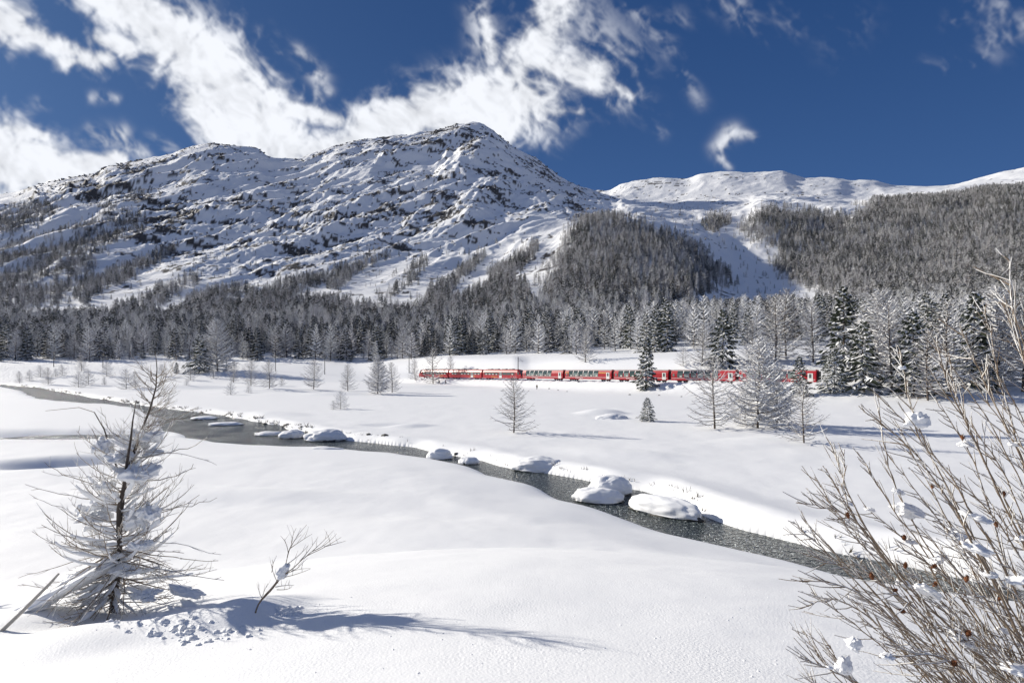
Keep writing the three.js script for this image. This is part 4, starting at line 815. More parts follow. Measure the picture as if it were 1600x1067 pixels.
{
  const on = (px, py, y) => { const D = (HY - py) === 0 ? 1 : -y * F / (py - HY); return V((px - HX) / F * D, y, -D); };
  const list = [   // px, py of the foot, sx, sy, sz, turn, label
    [953, 772, 1.5, 1.05, 1.0, 0.2, 'rounded boulder under a thick snow cap, farther one of the two in the rapids', 1],
    [934, 782, 1.6, 0.72, 1.05, -0.1, 'flat boulder under a snow cushion, nearer one of the two in the rapids', 1],
    [1040, 803, 2.3, 0.9, 0.85, -0.75, 'long snow-covered boulder lying along the far bank beside the rapids', 1],
    [842, 735, 2.2, 0.95, 1.1, -0.2, 'wide snow-covered boulder at the far bank upstream of the rapids', 1],
    [902, 741, 1.0, 0.65, 0.7, 0.1, 'small snow-covered boulder between the wide one and the rapids', 1],
    [508, 708, 2.0, 0.55, 1.0, 0, 'low snow cushion on a stone at the near edge of the calm pool', 0],
    [455, 684, 1.4, 0.8, 1.0, 0.3, 'icy snow-capped boulder at the far side of the calm pool', 0],
    [508, 688, 2.3, 1.05, 1.3, 0.1, 'shaded snow-covered boulder at the far bank of the calm pool', 0],
    [420, 680, 1.7, 0.42, 0.9, 0.1, 'thin snow-covered ledge of ice and stone in the calm pool', 0],
    [318, 655, 1.9, 0.4, 1.2, 0.2, 'flat snow bar at the upper end of the calm pool', 0],
    [352, 664, 2.3, 0.38, 1.1, 0.1, 'flat snow bar in the calm pool, beside the upper one', 0],
    [686, 716, 1.2, 0.75, 0.8, 0.1, 'snow-covered boulder overhanging the narrow stretch of the stream', 1],
    [732, 724, 0.9, 0.5, 0.7, 0.3, 'small snow-covered boulder just below the narrow stretch', 1],
    [956, 654, 2.4, 0.8, 1.4, 0, 'snow-covered boulder alone on the open snowfield before the train', 2],
  ];
  list.forEach(([px, py, sx, sy, sz, t, label, k], i) => {
    const pos = k === 2 ? ground(px, py) : on(px, py, WATER);
    const o = thing('snow_capped_boulder', pos, label, 'boulder', 'boulders under snow along the river'); o.rotation.y = t;
    const st = part('rock', stoneGeo(sx * 0.86, sy * 0.42, sz * 0.86, i * 7 + 1), M.rock, o); st.position.y = k === 2 ? -0.25 : 0.05;
    const cap = part('snow_cap', pillow(sx, sy, sz, i * 3.7 + 2, 14, 0.11, k === 2 ? 0.5 : 0.3), M.cap, o); cap.position.y = k === 2 ? -0.12 : sy * 0.16;
  });
  // stones and dead grass under the snow lip of the far bank
  const R = rng(606), gm = new MB(), sg = stoneGeo(1, 0.7, 0.85, 5), spots = [];
  for (let i = 12; i + 1 < RIVER.length; i++) {
    const a = RIVER[i], b = RIVER[i + 1], l = Math.hypot(b[0] - a[0], b[1] - a[1]), nx = (b[1] - a[1]) / l, nd = -(b[0] - a[0]) / l, many = clamp(Math.floor(l * 2.2), 1, 12);
    for (let k = 0; k < many; k++) {
      const t = R(), q = fbm(i / 5 + t / 5, 3.3, 3), e = R(), s = R(), w = R();
      const out = a[2] + 0.1 + e * 1.5, X = lerp(a[0], b[0], t) - nx * out, D = lerp(a[1], b[1], t) - nd * out;
      if (D < 20 || D > 230 || q < -0.12) continue;
      const h = height(X, D);
      if (h < WATER - 0.3 || h > WATER + 0.75) continue;
      if (w < 0.4 && D > 52) spots.push([X, Math.max(h, WATER) - 0.05, D, (0.1 + 0.22 * s * s), s * 6]);
      const n = 3 + Math.floor(R() * 8), sz = (0.15 + 0.4 * R() * R()) * (D > 70 ? 1.6 : 1);
      for (let j = 0; j < n; j++) { const bx = X + (R() - 0.5) * 0.5, bd = D + (R() - 0.5) * 0.5; gm.spike(V(bx, h - 0.05, -bd), V(bx + (R() - 0.5) * sz, h + sz * (0.35 + 0.65 * R()), -bd + (R() - 0.5) * sz), 0.012 + 0.02 * R() * (D > 70 ? 2 : 1)); }
    }
  }
  const grass = part('bank_grass', gm.geo(), new THREE.MeshStandardMaterial({ name: 'dead_grass', color: lit(0.13, 0.11, 0.08), roughness: 1, side: THREE.DoubleSide }), scene);
  tag(grass, 'dead grass and twigs poking out under the snow lip of the far river bank', 'grass', null, 'stuff');
  const im = new THREE.InstancedMesh(sg, M.rock, spots.length), m = new THREE.Matrix4(), qq = new THREE.Quaternion(), Y = V(0, 1, 0);
  spots.forEach(([X, h, D, s, t], i) => im.setMatrixAt(i, m.compose(V(X, h, -D), qq.setFromAxisAngle(Y, t), V(s * 1.3, s, s)))); im.name = 'bank_stones'; shade(im); scene.add(im);
  tag(im, 'wet dark stones showing under the snow along the far river bank', 'stones', null, 'stuff');
  // marks along the path on the plain
  let stone;
  [[858, 607.5, 0.3], [872, 610, 0.25], [886, 612, 0.22], [984, 617, 0.3], [1030, 618, 0.26], [1065, 620, 0.22]].forEach(([x, y, s], i) => {
    const g = ground(x, y), lab = ['below the lone walker', 'second right of the lone walker', 'third right of the lone walker', 'left of the dark spruce shadow', 'below the third panorama coach', 'farthest right along the path'][i];
    if (!stone) { stone = shade(new THREE.Mesh(sg, M.rock)); stone.name = numbered('path_stone'); scene.add(stone); tag(stone, `small dark stone beside the winter path, ${lab}`, 'stone', 'stones beside the winter path'); stone.position.copy(g); stone.scale.setScalar(s); }
    else { const c = copy(stone, 'path_stone', g, `small dark stone beside the winter path, ${lab}`, 'stone', 'stones beside the winter path'); c.scale.setScalar(s); }
  });
  { const g = ground(903, 597), b = new MB(); for (let i = 0; i < 26; i++) b.spike(V(0.1 * R(), -0.1, 0.1 * R()), V((R() - 0.35) * 1.8, 0.3 + R() * 0.9, (R() - 0.5) * 1.2), 0.035); const o = shade(new THREE.Mesh(b.geo(), M.twig)); o.name = 'dead_shrub'; o.position.copy(g); scene.add(o); tag(o, 'low dark dead shrub on the snow bank below the second panorama coach', 'shrub'); }
}

// ---------------------------------------------------------------- branch work of the two foreground plants
const barkTex = noiseTexture(256, (u, v) => { const n = wrapFbm(u, v, 22, 4), s = wrapFbm(u, v, 6, 2), k = clamp(0.5 + n * 1.1 + s * 0.5, 0, 1); return [lerp(52, 140, k), lerp(40, 118, k), lerp(32, 98, k)]; }, true);
const FB = {
  bark: new THREE.MeshStandardMaterial({ name: 'sapling_bark', color: lit(0.075, 0.06, 0.05), roughness: 0.95 }),
  twig: new THREE.MeshStandardMaterial({ name: 'brown_larch_twig', color: lit(0.21, 0.155, 0.105), roughness: 0.9 }),
  rimeAndLitSide: new THREE.MeshStandardMaterial({ name: 'rimeAndLitSide', color: lit(0.78, 0.765, 0.735), roughness: 0.8 }),
  cone: new THREE.MeshStandardMaterial({ name: 'brown_cone', color: lit(0.2, 0.075, 0.028), roughness: 0.85 }),
  snow: new THREE.MeshStandardMaterial({ name: 'clumped_snow', color: lit(0.86, 0.87, 0.885), roughness: 0.7 }),
};
// one twig with the short spurs of larch; bark into wood, hoar frost on top, moved sunward to paint the lit side pale, into frost
function bough(wood, frost, pts, r0, r1, R, { sides = 5, spurs = 1, rimeAndLitSide = 0.8, fk = 1 } = {}) {
  const n = pts.length, rad = [];
  for (let i = 0; i < n; i++) rad.push(lerp(r0, r1, Math.pow(i / (n - 1), 0.9)));
  wood.tube(pts, rad, sides);
  const len = pts.reduce((s, p, i) => s + (i ? p.distanceTo(pts[i - 1]) : 0), 0);
  if (R() < rimeAndLitSide) {
    const off = V(-0.42, 0.75, -0.15).normalize(), fp = [], fr = [];
    const i0 = R() < 0.75 ? 0 : Math.floor(n * 0.3);
    for (let i = i0; i < n; i++) { const k = 0.75 + 0.35 * R(); fp.push(pts[i].clone().addScaledVector(off, rad[i] * 0.7)); fr.push((rad[i] * 0.95 * k + 0.0009) * fk); }
    if (fp.length > 1) frost.tube(fp, fr, 4);
  }
  const m = Math.floor(len / 0.022 * spurs);
  for (let i = 0; i < m; i++) {
    const u = (i + R()) / m * (n - 1), k = Math.min(n - 2, Math.floor(u)), p = pts[k].clone().lerp(pts[k + 1], u - k), r = lerp(rad[k], rad[k + 1], u - k);
    const d = V(R() - 0.5, R() - 0.5, R() - 0.5).normalize(), q = p.clone().addScaledVector(d, r * 1.2 + 0.0045);
    (R() < 0.4 * rimeAndLitSide ? frost : wood).spike(p, q, Math.max(0.0022, r * 0.5));
  }
}
function wander(a, dir, len, n, R, up, jag) {
  const pts = [a.clone()], d = dir.clone().normalize(), st = len / n;
  for (let i = 0; i < n; i++) { d.x += (R() - 0.5) * jag; d.y += (R() - 0.5) * jag + up / n; d.z += (R() - 0.5) * jag; d.normalize(); pts.push(pts[i].clone().addScaledVector(d, st)); }
  return pts;
}

// ---------------------------------------------------------------- the larch sapling at the left
{
  const R = rng(31), foot = ground(176, 957), o = thing('larch_sapling', foot, 'snow-clumped bare larch sapling with a double stem in the left foreground', 'sapling');
  const D0 = -foot.z, K = D0 / F, rel = (px, py, dz = 0) => V((px - 176) * K, (957 - py) * K, dz);   // metres in the plane of the stem
  const wood = new MB(), frost = new MB(), trunk = new MB(), trunk2 = new MB(), load = new MB(), places = [];
  const stem = [rel(174, 972), rel(178, 930), rel(186, 880), rel(188, 820, 0.03), rel(194, 770, 0.03), rel(204, 720, 0), rel(216, 680, -0.03), rel(232, 640, -0.02), rel(243, 605, 0), rel(246, 575, 0.02), rel(243, 546, 0.02)];
  trunk.tube(stem, [0.056, 0.042, 0.035, 0.03, 0.026, 0.022, 0.017, 0.013, 0.009, 0.006, 0.003], 9);
  const stem2 = [rel(188, 835, 0.05), rel(196, 790, 0.14), rel(207, 752, 0.17), rel(210, 720, 0.16), rel(212, 690, 0.12), rel(213, 655, 0.08), rel(216, 625, 0.05)];
  trunk2.tube(stem2, [0.028, 0.026, 0.022, 0.018, 0.014, 0.009, 0.004], 7);
  const stem3 = [rel(196, 752, 0), rel(178, 735, -0.06), rel(165, 706, -0.1), rel(152, 672, -0.12), rel(138, 645, -0.1), rel(118, 637, -0.05), rel(70, 642, 0)];
  trunk2.tube(stem3.slice(0, 5), [0.016, 0.014, 0.012, 0.009, 0.006], 6);
  part('trunk', trunk.geo(), FB.bark, o); part('second_stem', trunk2.geo(), FB.bark, o);
  const curveOf = new THREE.CatmullRomCurve3(stem), twigsOn = (pts, r, n, l, up) => {
    for (let k = 0; k < n; k++) {
      const u = 0.2 + 0.78 * (k + R()) / n, q = u * (pts.length - 1), i = Math.min(pts.length - 2, Math.floor(q)), a = pts[i].clone().lerp(pts[i + 1], q - i), d = pts[i + 1].clone().sub(pts[i]).normalize();
      const s = V(R() - 0.5, (R() - 0.35) * 0.9, R() - 0.5).normalize(); d.addScaledVector(s, 0.85).normalize();
      bough(wood, frost, wander(a, d, l * (0.4 + 0.8 * R()) * (1.2 - 0.6 * u), 4, R, up, 0.28), r * 0.5, r * 0.2, R, { sides: 3, spurs: 0.45, rimeAndLitSide: 0.85 });
    }
  };
  // whorls of long thin branches with upturned tips
  const N = 250;
  for (let i = 0; i < N; i++) {
    const t = 0.08 + 0.84 * Math.pow((i + R()) / N, 1.15), a = curveOf.getPointAt(t), hgt = a.y;
    if (hgt > 2.3 && R() < 0.62) continue;
    const reach = hgt < 0.7 ? 1.2 : hgt < 1.25 ? 1.08 : hgt < 1.55 ? 0.9 : hgt < 2.2 ? 0.8 : hgt < 2.6 ? 0.5 : 0.35;
    const az = R() * 6.283, len = reach * (0.42 + 0.62 * R()), slope = hgt < 0.6 ? -0.42 + 0.25 * R() : hgt < 1.3 ? -0.12 + 0.3 * R() : 0.0 + 0.4 * R();
    const pts = wander(a, V(Math.cos(az), slope, Math.sin(az)), len, 8, R, hgt < 0.6 ? 0.35 : 0.75 + 0.4 * R(), 0.13), r = 0.0085 * (0.55 + 0.5 * R()) * (hgt < 1.4 ? 1.05 : 0.85);
    bough(wood, frost, pts, r, r * 0.3, R, { sides: 5, rimeAndLitSide: 0.9, spurs: 0.7 }); places.push(...pts.slice(1, 6));
    if (hgt < 2.35 && R() < 0.72) {   // snow lying along the bough
      const i0 = Math.floor(R() * 2.5), sp = [], sr = [], n = 3 + Math.floor(R() * 3); for (let k = i0; k <= Math.min(8, i0 + n); k++) { const q = (0.009 + 0.026 * R() * R() + 0.008 * R()) * (hgt < 1.6 ? 1.2 : 1) * (k === i0 ? 0.5 : 1); sp.push(pts[k].clone().add(V((R() - 0.5) * 0.012, q * 0.8, (R() - 0.5) * 0.012))); sr.push(q); }
      sr[sr.length - 1] *= 0.4; load.tube(sp, sr, 6);
    }
    twigsOn(pts, r, 4 + Math.floor(R() * 6), 0.26, 0.3);
  }
  for (const [x0, y0, x1, y1, x2, y2, r] of [[246, 604, 262, 588, 287, 560, 0.006], [243, 603, 228, 585, 212, 556, 0.006], [246, 622, 262, 612, 290, 606, 0.005], [240, 612, 224, 606, 205, 605, 0.004], [236, 632, 218, 622, 216, 600, 0.006], [262, 590, 270, 580, 268, 570, 0.004], [204, 690, 170, 678, 165, 640, 0.006], [240, 650, 262, 662, 312, 652, 0.006], [222, 668, 268, 665, 318, 640, 0.006], [205, 715, 280, 712, 320, 690, 0.0075], [208, 705, 300, 700, 335, 736, 0.005], [196, 755, 285, 752, 302, 730, 0.008], [192, 800, 280, 800, 324, 790, 0.0075], [190, 812, 270, 806, 312, 778, 0.0085], [190, 770, 100, 752, 80, 725, 0.007], [188, 790, 118, 780, 58, 758, 0.007], [190, 745, 110, 752, 52, 745, 0.005], [180, 840, 110, 800, 60, 782, 0.006], [188, 860, 262, 870, 345, 880, 0.009], [186, 875, 268, 895, 350, 912, 0.009], [186, 845, 270, 838, 350, 872, 0.006], [182, 862, 100, 880, 50, 900, 0.007], [186, 830, 120, 838, 60, 870, 0.006]]) {
    const q = new THREE.QuadraticBezierCurve3(rel(x0, y0, 0), rel(x1, y1, (R() - 0.5) * 0.3), rel(x2, y2, (R() - 0.5) * 0.5)).getPoints(9); for (let k = 1; k < 10; k++) q[k].add(V((R() - 0.5) * 0.03, (R() - 0.4) * 0.035 + 0.05 * (k / 9) ** 3, (R() - 0.5) * 0.03));
    bough(wood, frost, q, r, r * 0.32, R, { sides: 5, rimeAndLitSide: 0.85 }); twigsOn(q, r, 4, 0.2, 0.25);
  }
  bough(wood, frost, stem3.slice(3), 0.007, 0.0025, R, { sides: 5 });
  // dense drooping lower boughs
  for (let i = 0; i < 54; i++) {
    const a = curveOf.getPointAt(0.06 + 0.22 * R()), az = R() * 6.283, pts = wander(a, V(Math.cos(az), -0.12 - 0.25 * R(), Math.sin(az)), 0.4 + 0.75 * R(), 7, R, -0.32, 0.2);
    for (const p of pts) p.y = Math.max(p.y, 0.0);
    bough(wood, frost, pts, 0.011 * (0.5 + 0.6 * R()), 0.003, R, { sides: 4, rimeAndLitSide: 0.35, spurs: 0.5 });
    twigsOn(pts, 0.007, 7, 0.3, -0.25);
  }
  for (const s of [-0.05, 0.04, 0.12]) { const q = new THREE.QuadraticBezierCurve3(rel(184, 892, s), rel(120, 902, s + 0.1), rel(30, 974, s + 0.2)).getPoints(9); bough(wood, frost, q, 0.017, 0.006, R, { sides: 6, rimeAndLitSide: 0 }); twigsOn(q, 0.009, 9, 0.25, -0.3); }
  const br = part('branches', wood.geo(), FB.twig, o); part('frost', frost.geo(), FB.rimeAndLitSide, br); part('lying_snow', load.geo(), FB.snow, br);
  // clumps of snow caught in the branches: px, py, half-sizes in px, depth offset
  const clumps = [[124, 652, 10, 7, 0], [143, 672, 5, 5, 0], [155, 692, 15, 13, 0.02], [205, 690, 12, 14, 0], [232, 686, 24, 9, 0.03], [265, 682, 17, 5, -0.1], [190, 712, 22, 8, 0], [212, 742, 30, 13, 0.1], [180, 756, 15, 6, 0.1], [248, 746, 16, 6, 0.05], [262, 764, 12, 6, 0], [148, 790, 15, 10, 0.06], [116, 812, 17, 12, 0.06], [150, 815, 18, 6, 0.08], [212, 816, 15, 13, 0.12], [246, 806, 14, 10, 0.06], [272, 826, 14, 6, 0.02], [165, 845, 12, 5, 0.1], [232, 842, 14, 6, 0.05], [292, 850, 13, 11, -0.12], [200, 884, 26, 6, 0.08], [258, 884, 30, 6, 0.05], [170, 800, 12, 4, -0.15], [225, 715, 16, 5, -0.15], [262, 862, 16, 5, 0.1], [130, 838, 12, 4, -0.1], [300, 890, 16, 6, 0], [240, 910, 20, 5, 0.1]];
  const snap = (x, y, dz) => { const w = rel(x, y, dz); let best = null, q = 0.2; for (const p of places) { const l = Math.hypot(p.x - w.x, p.y - w.y) + 0.25 * Math.abs(p.z - w.z); if (l < q) { q = l; best = p; } } return best && best.clone(); };
  clumps.forEach(([x, y, a, b, dz], i) => {   // each caught lump is several rough pieces grown together
    const gs = [], n = 4 + Math.floor(R() * 4), spot = snap(x, y, dz); if (!spot) return;
    for (let k = 0; k < n; k++) { const s = k ? 0.32 + 0.4 * R() : 0.72, g = pillow(a * K * s, b * K * (0.55 + 0.5 * s), a * K * s * (0.7 + 0.4 * R()), i * 5.3 + k * 1.7, 5, 0.5, 0.75); g.rotateZ((R() - 0.5) * 0.7); g.rotateY(R() * 3); if (k) g.translate((R() - 0.5) * 1.5 * a * K, (R() - 0.5) * 1.3 * b * K, (R() - 0.5) * 1.3 * a * K); gs.push(g); }
    part('snow_clump', mergeGeometries(gs), FB.snow, o).position.copy(spot);
  });
  // the long loads on the drooping lower boughs
  [[112, 916, 92, 12, 0.16, 0.5, 0.16], [62, 946, 50, 13, 0.28, 0.42, 0.14], [150, 884, 50, 9, 0.08, 0.4, 0.2], [318, 962, 46, 15, 0.12, -0.42, 0.3], [292, 925, 26, 8, 0.02, -0.25, 0.3], [352, 985, 36, 13, 0.22, -0.25, 0.14]].forEach(([x, y, a, b, dz, rz, rough], i) => { const m = part('snow_load', pillow(a * K, b * K, a * K * 0.42, i * 3.1 + 40, 12, rough, 0.75), FB.snow, o); m.position.copy(rel(x, y, dz)); m.rotation.z = rz; });
}
// broken lumps of snow under the sapling, and crumbs on the smooth snow
{
  const R = rng(17), gs = [0, 1, 2].map((s) => pillow(1, 0.8, 0.9, s * 9 + 1, 2, 0.4, 0.8)), list = [[], [], []];
  for (let i = 0; i < 170; i++) { const px = 150 + 240 * R() + 40 * (R() - 0.5), py = 968 + (px - 150) * 0.13 + (R() + R() - 1) * 26, s = 0.004 + 0.04 * Math.pow(R(), 4), t = R(); const g = ground(px, py); list[i % 3].push([g, s, t * 6]); }
  for (let i = 0; i < 60; i++) { const g = ground(428 + R() * 44, 949 + R() * 14), s = 0.01 + 0.03 * R() * R(); list[i % 3].push([g, s, i]); }
  for (let i = 0; i < 90; i++) { const g = ground(480 + R() * 780, 905 + R() * 160), s = 0.004 + 0.006 * R(); list[i % 3].push([g, s, i]); }
  const m = new THREE.Matrix4(), q = new THREE.Quaternion(), Y = V(0, 1, 0), root = thing('snow_crumbs', V(0, 0, 0)); tag(root, 'broken lumps and crumbs of snow below the sapling and on the smooth snow', 'snow lumps', null, 'stuff');
  list.forEach((l, k) => { const im = new THREE.InstancedMesh(gs[k], M.cap, l.length); im.name = 'lumps'; im.userData.kind = 'stuff'; l.forEach(([g, s, t], i) => im.setMatrixAt(i, m.compose(V(g.x, g.y - s * 0.1, g.z), q.setFromAxisAngle(Y, t), V(s * 1.2, s, s)))); shade(im); root.add(im); });
}
// ---------------------------------------------------------------- slender twig plant right of the sapling
{
  const R = rng(52), foot = ground(398, 958), K = -foot.z / F, o = thing('bare_twig_shrub', foot, 'slender bare twig shrub leaning right, alone beside the snow-clumped sapling', 'shrub'), rel = (x, y, z = 0) => V((x - 398) * K, (958 - y) * K, z);
  const w = new MB(), f = new MB();
  const main = new THREE.CatmullRomCurve3([rel(396, 968), rel(404, 944), rel(424, 922), rel(440, 902), rel(458, 888, 0.02), rel(480, 868, 0.05), rel(506, 855, 0.05), rel(534, 839, 0.03)]).getPoints(22);
  const second = new THREE.CatmullRomCurve3([rel(401, 950), rel(410, 935, 0.03), rel(430, 912, 0.02), rel(444, 888, 0), rel(450, 862, -0.03), rel(462, 840, -0.04), rel(477, 822, -0.04)]).getPoints(18);
  bough(w, f, main, 0.011, 0.002, R, { rimeAndLitSide: 0, spurs: 0.3 }); bough(w, f, second, 0.008, 0.0018, R, { rimeAndLitSide: 0, spurs: 0.3 });
  for (const [x0, y0, x1, y1, x2, y2] of [[450, 865, 445, 850, 443, 834], [452, 858, 470, 845, 486, 836], [455, 850, 458, 836, 462, 826], [446, 884, 470, 868, 482, 852], [448, 872, 452, 848, 468, 838], [468, 878, 484, 860, 494, 842], [478, 870, 500, 852, 518, 832], [488, 862, 512, 852, 524, 836], [506, 855, 520, 852, 536, 850], [434, 912, 424, 895, 424, 874], [424, 895, 430, 880, 428, 872], [438, 904, 470, 895, 482, 892], [442, 900, 462, 888, 484, 890], [430, 918, 448, 912, 460, 914], [432, 922, 450, 926, 458, 914], [410, 936, 404, 925, 400, 918], [410, 932, 414, 922, 416, 914], [455, 893, 475, 884, 468, 880]]) { const q = new THREE.QuadraticBezierCurve3(rel(x0, y0), rel(x1, y1, (R() - 0.5) * 0.12), rel(x2, y2, (R() - 0.5) * 0.2)).getPoints(6); bough(w, f, q, 0.0042, 0.0014, R, { sides: 4, rimeAndLitSide: 0.35, spurs: 0.4 }); for (let k = 0; k < 2; k++) { const a = q[2 + k * 2]; bough(w, f, wander(a, V(R() - 0.3, 0.5 + R() * 0.6, R() - 0.5), 0.09 + 0.08 * R(), 3, R, 0.2, 0.3), 0.0024, 0.001, R, { sides: 3, rimeAndLitSide: 0.3, spurs: 0.2 }); } }
  const b = part('twigs', w.geo(), FB.twig, o); part('frost', f.geo(), FB.rimeAndLitSide, b);
  for (const [x, y, a, c] of [[440, 897, 7, 11], [446, 888, 5, 7]]) { const m = part('snow_clump', pillow(a * K, c * K, a * K, x, 6, 0.3, 0.8), FB.snow, o); m.position.copy(rel(x, y)); m.rotation.z = -0.6; }
}
// ---------------------------------------------------------------- stick in the snow at the left border
{
  const g = ground(4, 985), K = -g.z / F, b = new MB(), R = rng(8), p0 = V(-0.1, -0.12, 0.05), p1 = V(72 * K, 80 * K, -0.15), pts = []; for (let i = 0; i <= 7; i++) pts.push(p0.clone().lerp(p1, i / 7).add(V((R() - 0.5) * 0.012, (R() - 0.5) * 0.012, 0)));
  b.tube(pts, [0.024, 0.023, 0.022, 0.021, 0.02, 0.019, 0.017, 0.012], 7);
  const o = shade(new THREE.Mesh(b.geo(), new THREE.MeshStandardMaterial({ name: 'weathered_wood', color: lit(0.36, 0.34, 0.31), roughness: 0.9 }))); o.name = 'dead_branch'; o.position.copy(g); scene.add(o);
  tag(o, 'pale dead stick poking out of the snow at the lower left border', 'stick');
}
// ---------------------------------------------------------------- the big larch bush at the right border
{
  const R = rng(2024), base = V(3.75, -2.75, -3.1), o = thing('larch_bush', base, 'big frosted larch bush with brown cones filling the right foreground', 'bush');
  const pt = (px, py, D) => V((px - HX) / F * D, (HY - py) / F * D, -D).sub(base);
  const stems = [], twigPts = [];
  const onBush = (px, py) => { let best = pt(px, py, 2.8), q = 34; for (const p of twigPts) { const w = p.clone().add(base), l = Math.hypot(HX + F * w.x / -w.z - px, HY - F * w.y / -w.z - py) + 9 * Math.max(0, -w.z - 2.6); if (l < q) { q = l; best = p; } } return best.clone(); };
  // tips seen in the photograph, with the point their bough passes: tip x, y, via x, y, distance, thickness in mm
  for (const [x, y, vx, vy, D, r] of [[1578, 398, 1590, 520, 2.7, 9], [1568, 468, 1600, 560, 2.9, 7], [1556, 452, 1650, 600, 2.9, 8], [1500, 505, 1560, 640, 2.8, 8], [1536, 470, 1570, 620, 3.0, 7], [1475, 533, 1520, 680, 3.0, 7], [1460, 535, 1500, 640, 2.7, 8], [1404, 540, 1430, 650, 2.8, 7], [1450, 515, 1600, 760, 3.1, 8], [1369, 616, 1440, 690, 3.0, 6], [1342, 634, 1440, 720, 2.9, 7], [1370, 615, 1400, 760, 3.2, 8], [1298, 690, 1340, 800, 3.0, 7], [1320, 702, 1330, 800, 2.9, 6], [1286, 728, 1360, 840, 3.1, 7], [1273, 745, 1330, 830, 3.0, 6], [1245, 785, 1330, 810, 2.9, 6], [1340, 706, 1400, 800, 3.2, 7], [1398, 655, 1470, 790, 3.3, 8], [1410, 680, 1500, 810, 2.6, 12], [1448, 690, 1520, 800, 2.7, 11],
    [1240, 815, 1300, 870, 3.0, 6], [1262, 818, 1330, 890, 3.2, 7], [1256, 866, 1340, 900, 2.9, 8], [1250, 908, 1330, 920, 2.8, 6], [1246, 952, 1320, 940, 3.0, 7], [1268, 925, 1340, 980, 3.1, 6], [1254, 985, 1300, 1050, 3.0, 6], [1248, 1027, 1310, 1053, 2.8, 7], [1290, 1000, 1330, 1060, 3.2, 7], [1268, 1060, 1290, 1090, 3.0, 6], [1310, 1040, 1400, 1110, 2.9, 8], [1340, 960, 1440, 1040, 3.1, 9], [1360, 900, 1440, 960, 2.6, 10], [1375, 1027, 1480, 1030, 2.5, 9], [1380, 940, 1500, 1000, 2.9, 9], [1400, 850, 1500, 920, 3.1, 9], [1430, 990, 1530, 1080, 2.7, 8], [1440, 780, 1540, 900, 3.2, 9], [1480, 730, 1570, 830, 3.3, 9], [1500, 640, 1580, 760, 3.1, 8], [1520, 590, 1600, 720, 3.3, 8], [1545, 560, 1610, 680, 3.0, 8], [1570, 620, 1620, 760, 2.8, 8], [1350, 790, 1440, 870, 3.4, 8], [1310, 870, 1400, 930, 3.4, 7], [1420, 900, 1520, 970, 3.4, 8], [1470, 860, 1560, 960, 2.5, 11], [1540, 830, 1620, 950, 2.6, 10], [1500, 980, 1600, 1060, 2.6, 10], [1380, 700, 1480, 830, 3.4, 7], [1462, 620, 1530, 740, 3.4, 7], [1330, 920, 1420, 990, 3.3, 7], [1290, 790, 1390, 880, 3.3, 6]]) stems.push([x, y, vx, vy, D, r]);
  for (let i = 0; i < 20; i++) { const x = 1330 + 250 * R(), y = 760 + 300 * R(); stems.push([x, y, x + 75 + 40 * R(), y + 70 + 50 * R(), 2.7 + 0.8 * R(), 5.5 + 3 * R()]); }
  stems.forEach(([x, y, vx, vy, D, r], i) => {
    const root = V((R() - 0.5) * 0.7, (R() - 0.6) * 0.5 - 0.1, (R() - 0.5) * 0.5), tip = pt(x, y, D), via = pt(vx, vy, D + 0.1 * (R() - 0.5)), mid = via.clone().lerp(root, 0.5).add(V(-0.05, -0.1 * R() - 0.02, 0));
    const pts = new THREE.CatmullRomCurve3([root, mid, via, tip], false, 'centripetal').getPoints(26);
    for (const p of pts.slice(2, -1)) p.add(V((R() - 0.5) * 0.011, (R() - 0.5) * 0.011, (R() - 0.5) * 0.011));
    const w = new MB(), f = new MB();
    bough(w, f, pts, r * 0.00088, 0.0017, R, { sides: 6, rimeAndLitSide: 0.9, fk: 0.82 });
    twigPts.push(...pts.slice(8));
    const n = 20 + Math.floor(R() * 9);
    for (let k = 0; k < n; k++) {
      const u = 0.3 + 0.68 * (k + R()) / n, q = u * (pts.length - 1), j = Math.min(pts.length - 2, Math.floor(q)), a = pts[j].clone().lerp(pts[j + 1], q - j), d = pts[j + 1].clone().sub(pts[j]).normalize();
      const side = V(-0.35 + (R() - 0.5) * 0.6, (R() - 0.35) * 1.25, (R() - 0.5) * 1.1); d.addScaledVector(side.normalize(), R() < 0.3 ? 1.5 : 0.75).normalize();
      const l = (0.12 + 0.36 * R() * R() + 0.08 * R()) * (1.4 - 1.12 * u), tw = wander(a, d, l, 6, R, 0.18, 0.2);
      bough(w, f, tw, 0.0029 * (0.7 + 0.5 * R()), 0.0013, R, { sides: 4, rimeAndLitSide: 0.85, spurs: 0.7, fk: 0.8 });
      if (l > 0.22) for (let m = 0; m < 2; m++) { const b = tw[2 + m * 2], e = tw[3 + m * 2].clone().sub(b).normalize().add(V((R() - 0.5) * 1.2, (R() - 0.3) * 1.2, (R() - 0.5) * 1.2)).normalize(); bough(w, f, wander(b, e, l * 0.35, 3, R, 0.1, 0.2), 0.0022, 0.0012, R, { sides: 3, rimeAndLitSide: 0.8, spurs: 0.6, fk: 0.8 }); }
    }
    const b = part('bough', w.geo(), FB.twig, o); part('frost', f.geo(), FB.rimeAndLitSide, b);
  });
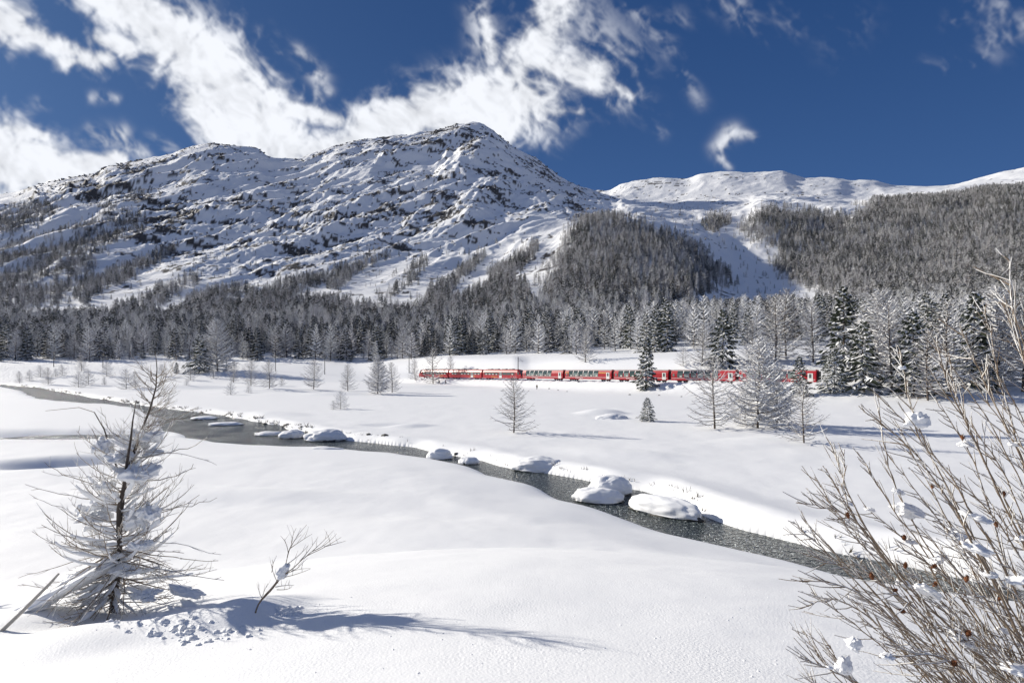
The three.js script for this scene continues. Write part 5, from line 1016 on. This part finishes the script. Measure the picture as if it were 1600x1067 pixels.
  // cones: overlapping scales round a short axis
  const cg = (() => { const b = new MB(); const core = new THREE.SphereGeometry(0.0085, 8, 6); core.scale(1, 1.5, 1); b.add(core); for (let k = 0; k < 34; k++) { const t = (k + 0.5) / 34, a = k * 2.4, rr = 0.0125 * Math.sin(Math.PI * (0.12 + 0.8 * t)) + 0.001, y = lerp(-0.013, 0.015, t), c = V(Math.cos(a), 0, Math.sin(a)), s = V(-Math.sin(a), 0, Math.cos(a)), in_ = c.clone().multiplyScalar(rr * 0.4).setY(y - 0.003), out = c.clone().multiplyScalar(rr * 1.15).setY(y + 0.005); b.tri(in_.clone().addScaledVector(s, 0.0045), in_.clone().addScaledVector(s, -0.0045), out); b.tri(in_.clone().addScaledVector(s, 0.0045).setY(y - 0.005), out, in_.clone().addScaledVector(s, -0.0045).setY(y - 0.005)); } return b.geo(); })();
  FB.cone.side = THREE.DoubleSide;
  for (const [x, y] of [[1498, 695], [1329, 807], [1553, 773], [1413, 832], [1414, 836], [1456, 762], [1411, 890], [1400, 951], [1466, 917], [1515, 894], [1529, 984], [1336, 1027], [1476, 1017], [1508, 994], [1565, 924], [1496, 1034], [1362, 908], [1401, 922], [1462, 884], [1558, 826]]) { const c = part('cone', cg, FB.cone, o); c.position.copy(onBush(x, y)).add(V(0, 0.004, 0.012)); R(); c.rotation.set(R() * 1.6 - 0.8, R() * 6, R() * 1.6 - 0.8); c.scale.setScalar(0.85 + 0.35 * R()); }
  for (const [x, y, a, b, rz] of [[1440, 673, 18, 22, 0.1], [1382, 576, 6, 5, 0], [1502, 704, 14, 9, 0], [1405, 760, 10, 8, -0.4], [1434, 802, 32, 22, -0.3], [1415, 818, 18, 15, 0], [1330, 786, 10, 5, -0.2], [1364, 800, 12, 6, -0.2], [1500, 838, 28, 17, -0.5], [1520, 858, 26, 13, -0.4], [1470, 880, 17, 10, 0.3], [1448, 930, 32, 13, -0.6], [1412, 906, 16, 9, -0.3], [1588, 905, 20, 13, 0.2], [1506, 1012, 26, 11, -0.5], [1486, 996, 12, 8, -0.7], [1334, 1012, 11, 15, -0.5], [1320, 1048, 14, 24, -0.2], [1302, 1043, 7, 5, 0], [1590, 1045, 28, 16, -0.2], [1545, 905, 14, 8, 0], [1380, 1055, 10, 7, 0], [1528, 800, 20, 8, -0.3], [1580, 700, 14, 8, 0], [1590, 838, 12, 9, 0], [1552, 940, 18, 8, -0.3], [1570, 985, 16, 8, -0.2], [1420, 850, 14, 8, 0]]) {
    const D = 2.8 + 0.35 * R(), K = D / F * (a > 24 ? 0.66 : x > 1540 ? 0.62 : 0.8), m = part('snow_clump', pillow(a * K * 1.1, b * K * 0.85, a * K * 0.75, x * 0.37, 9, 0.36, 0.6), FB.snow, o); m.position.copy(onBush(x, y)).add(V(0, b * K * 0.25, 0)); m.rotation.set(0, (R() - 0.5) * 0.8, rz);
  }
}
renderer.render(scene, camera);
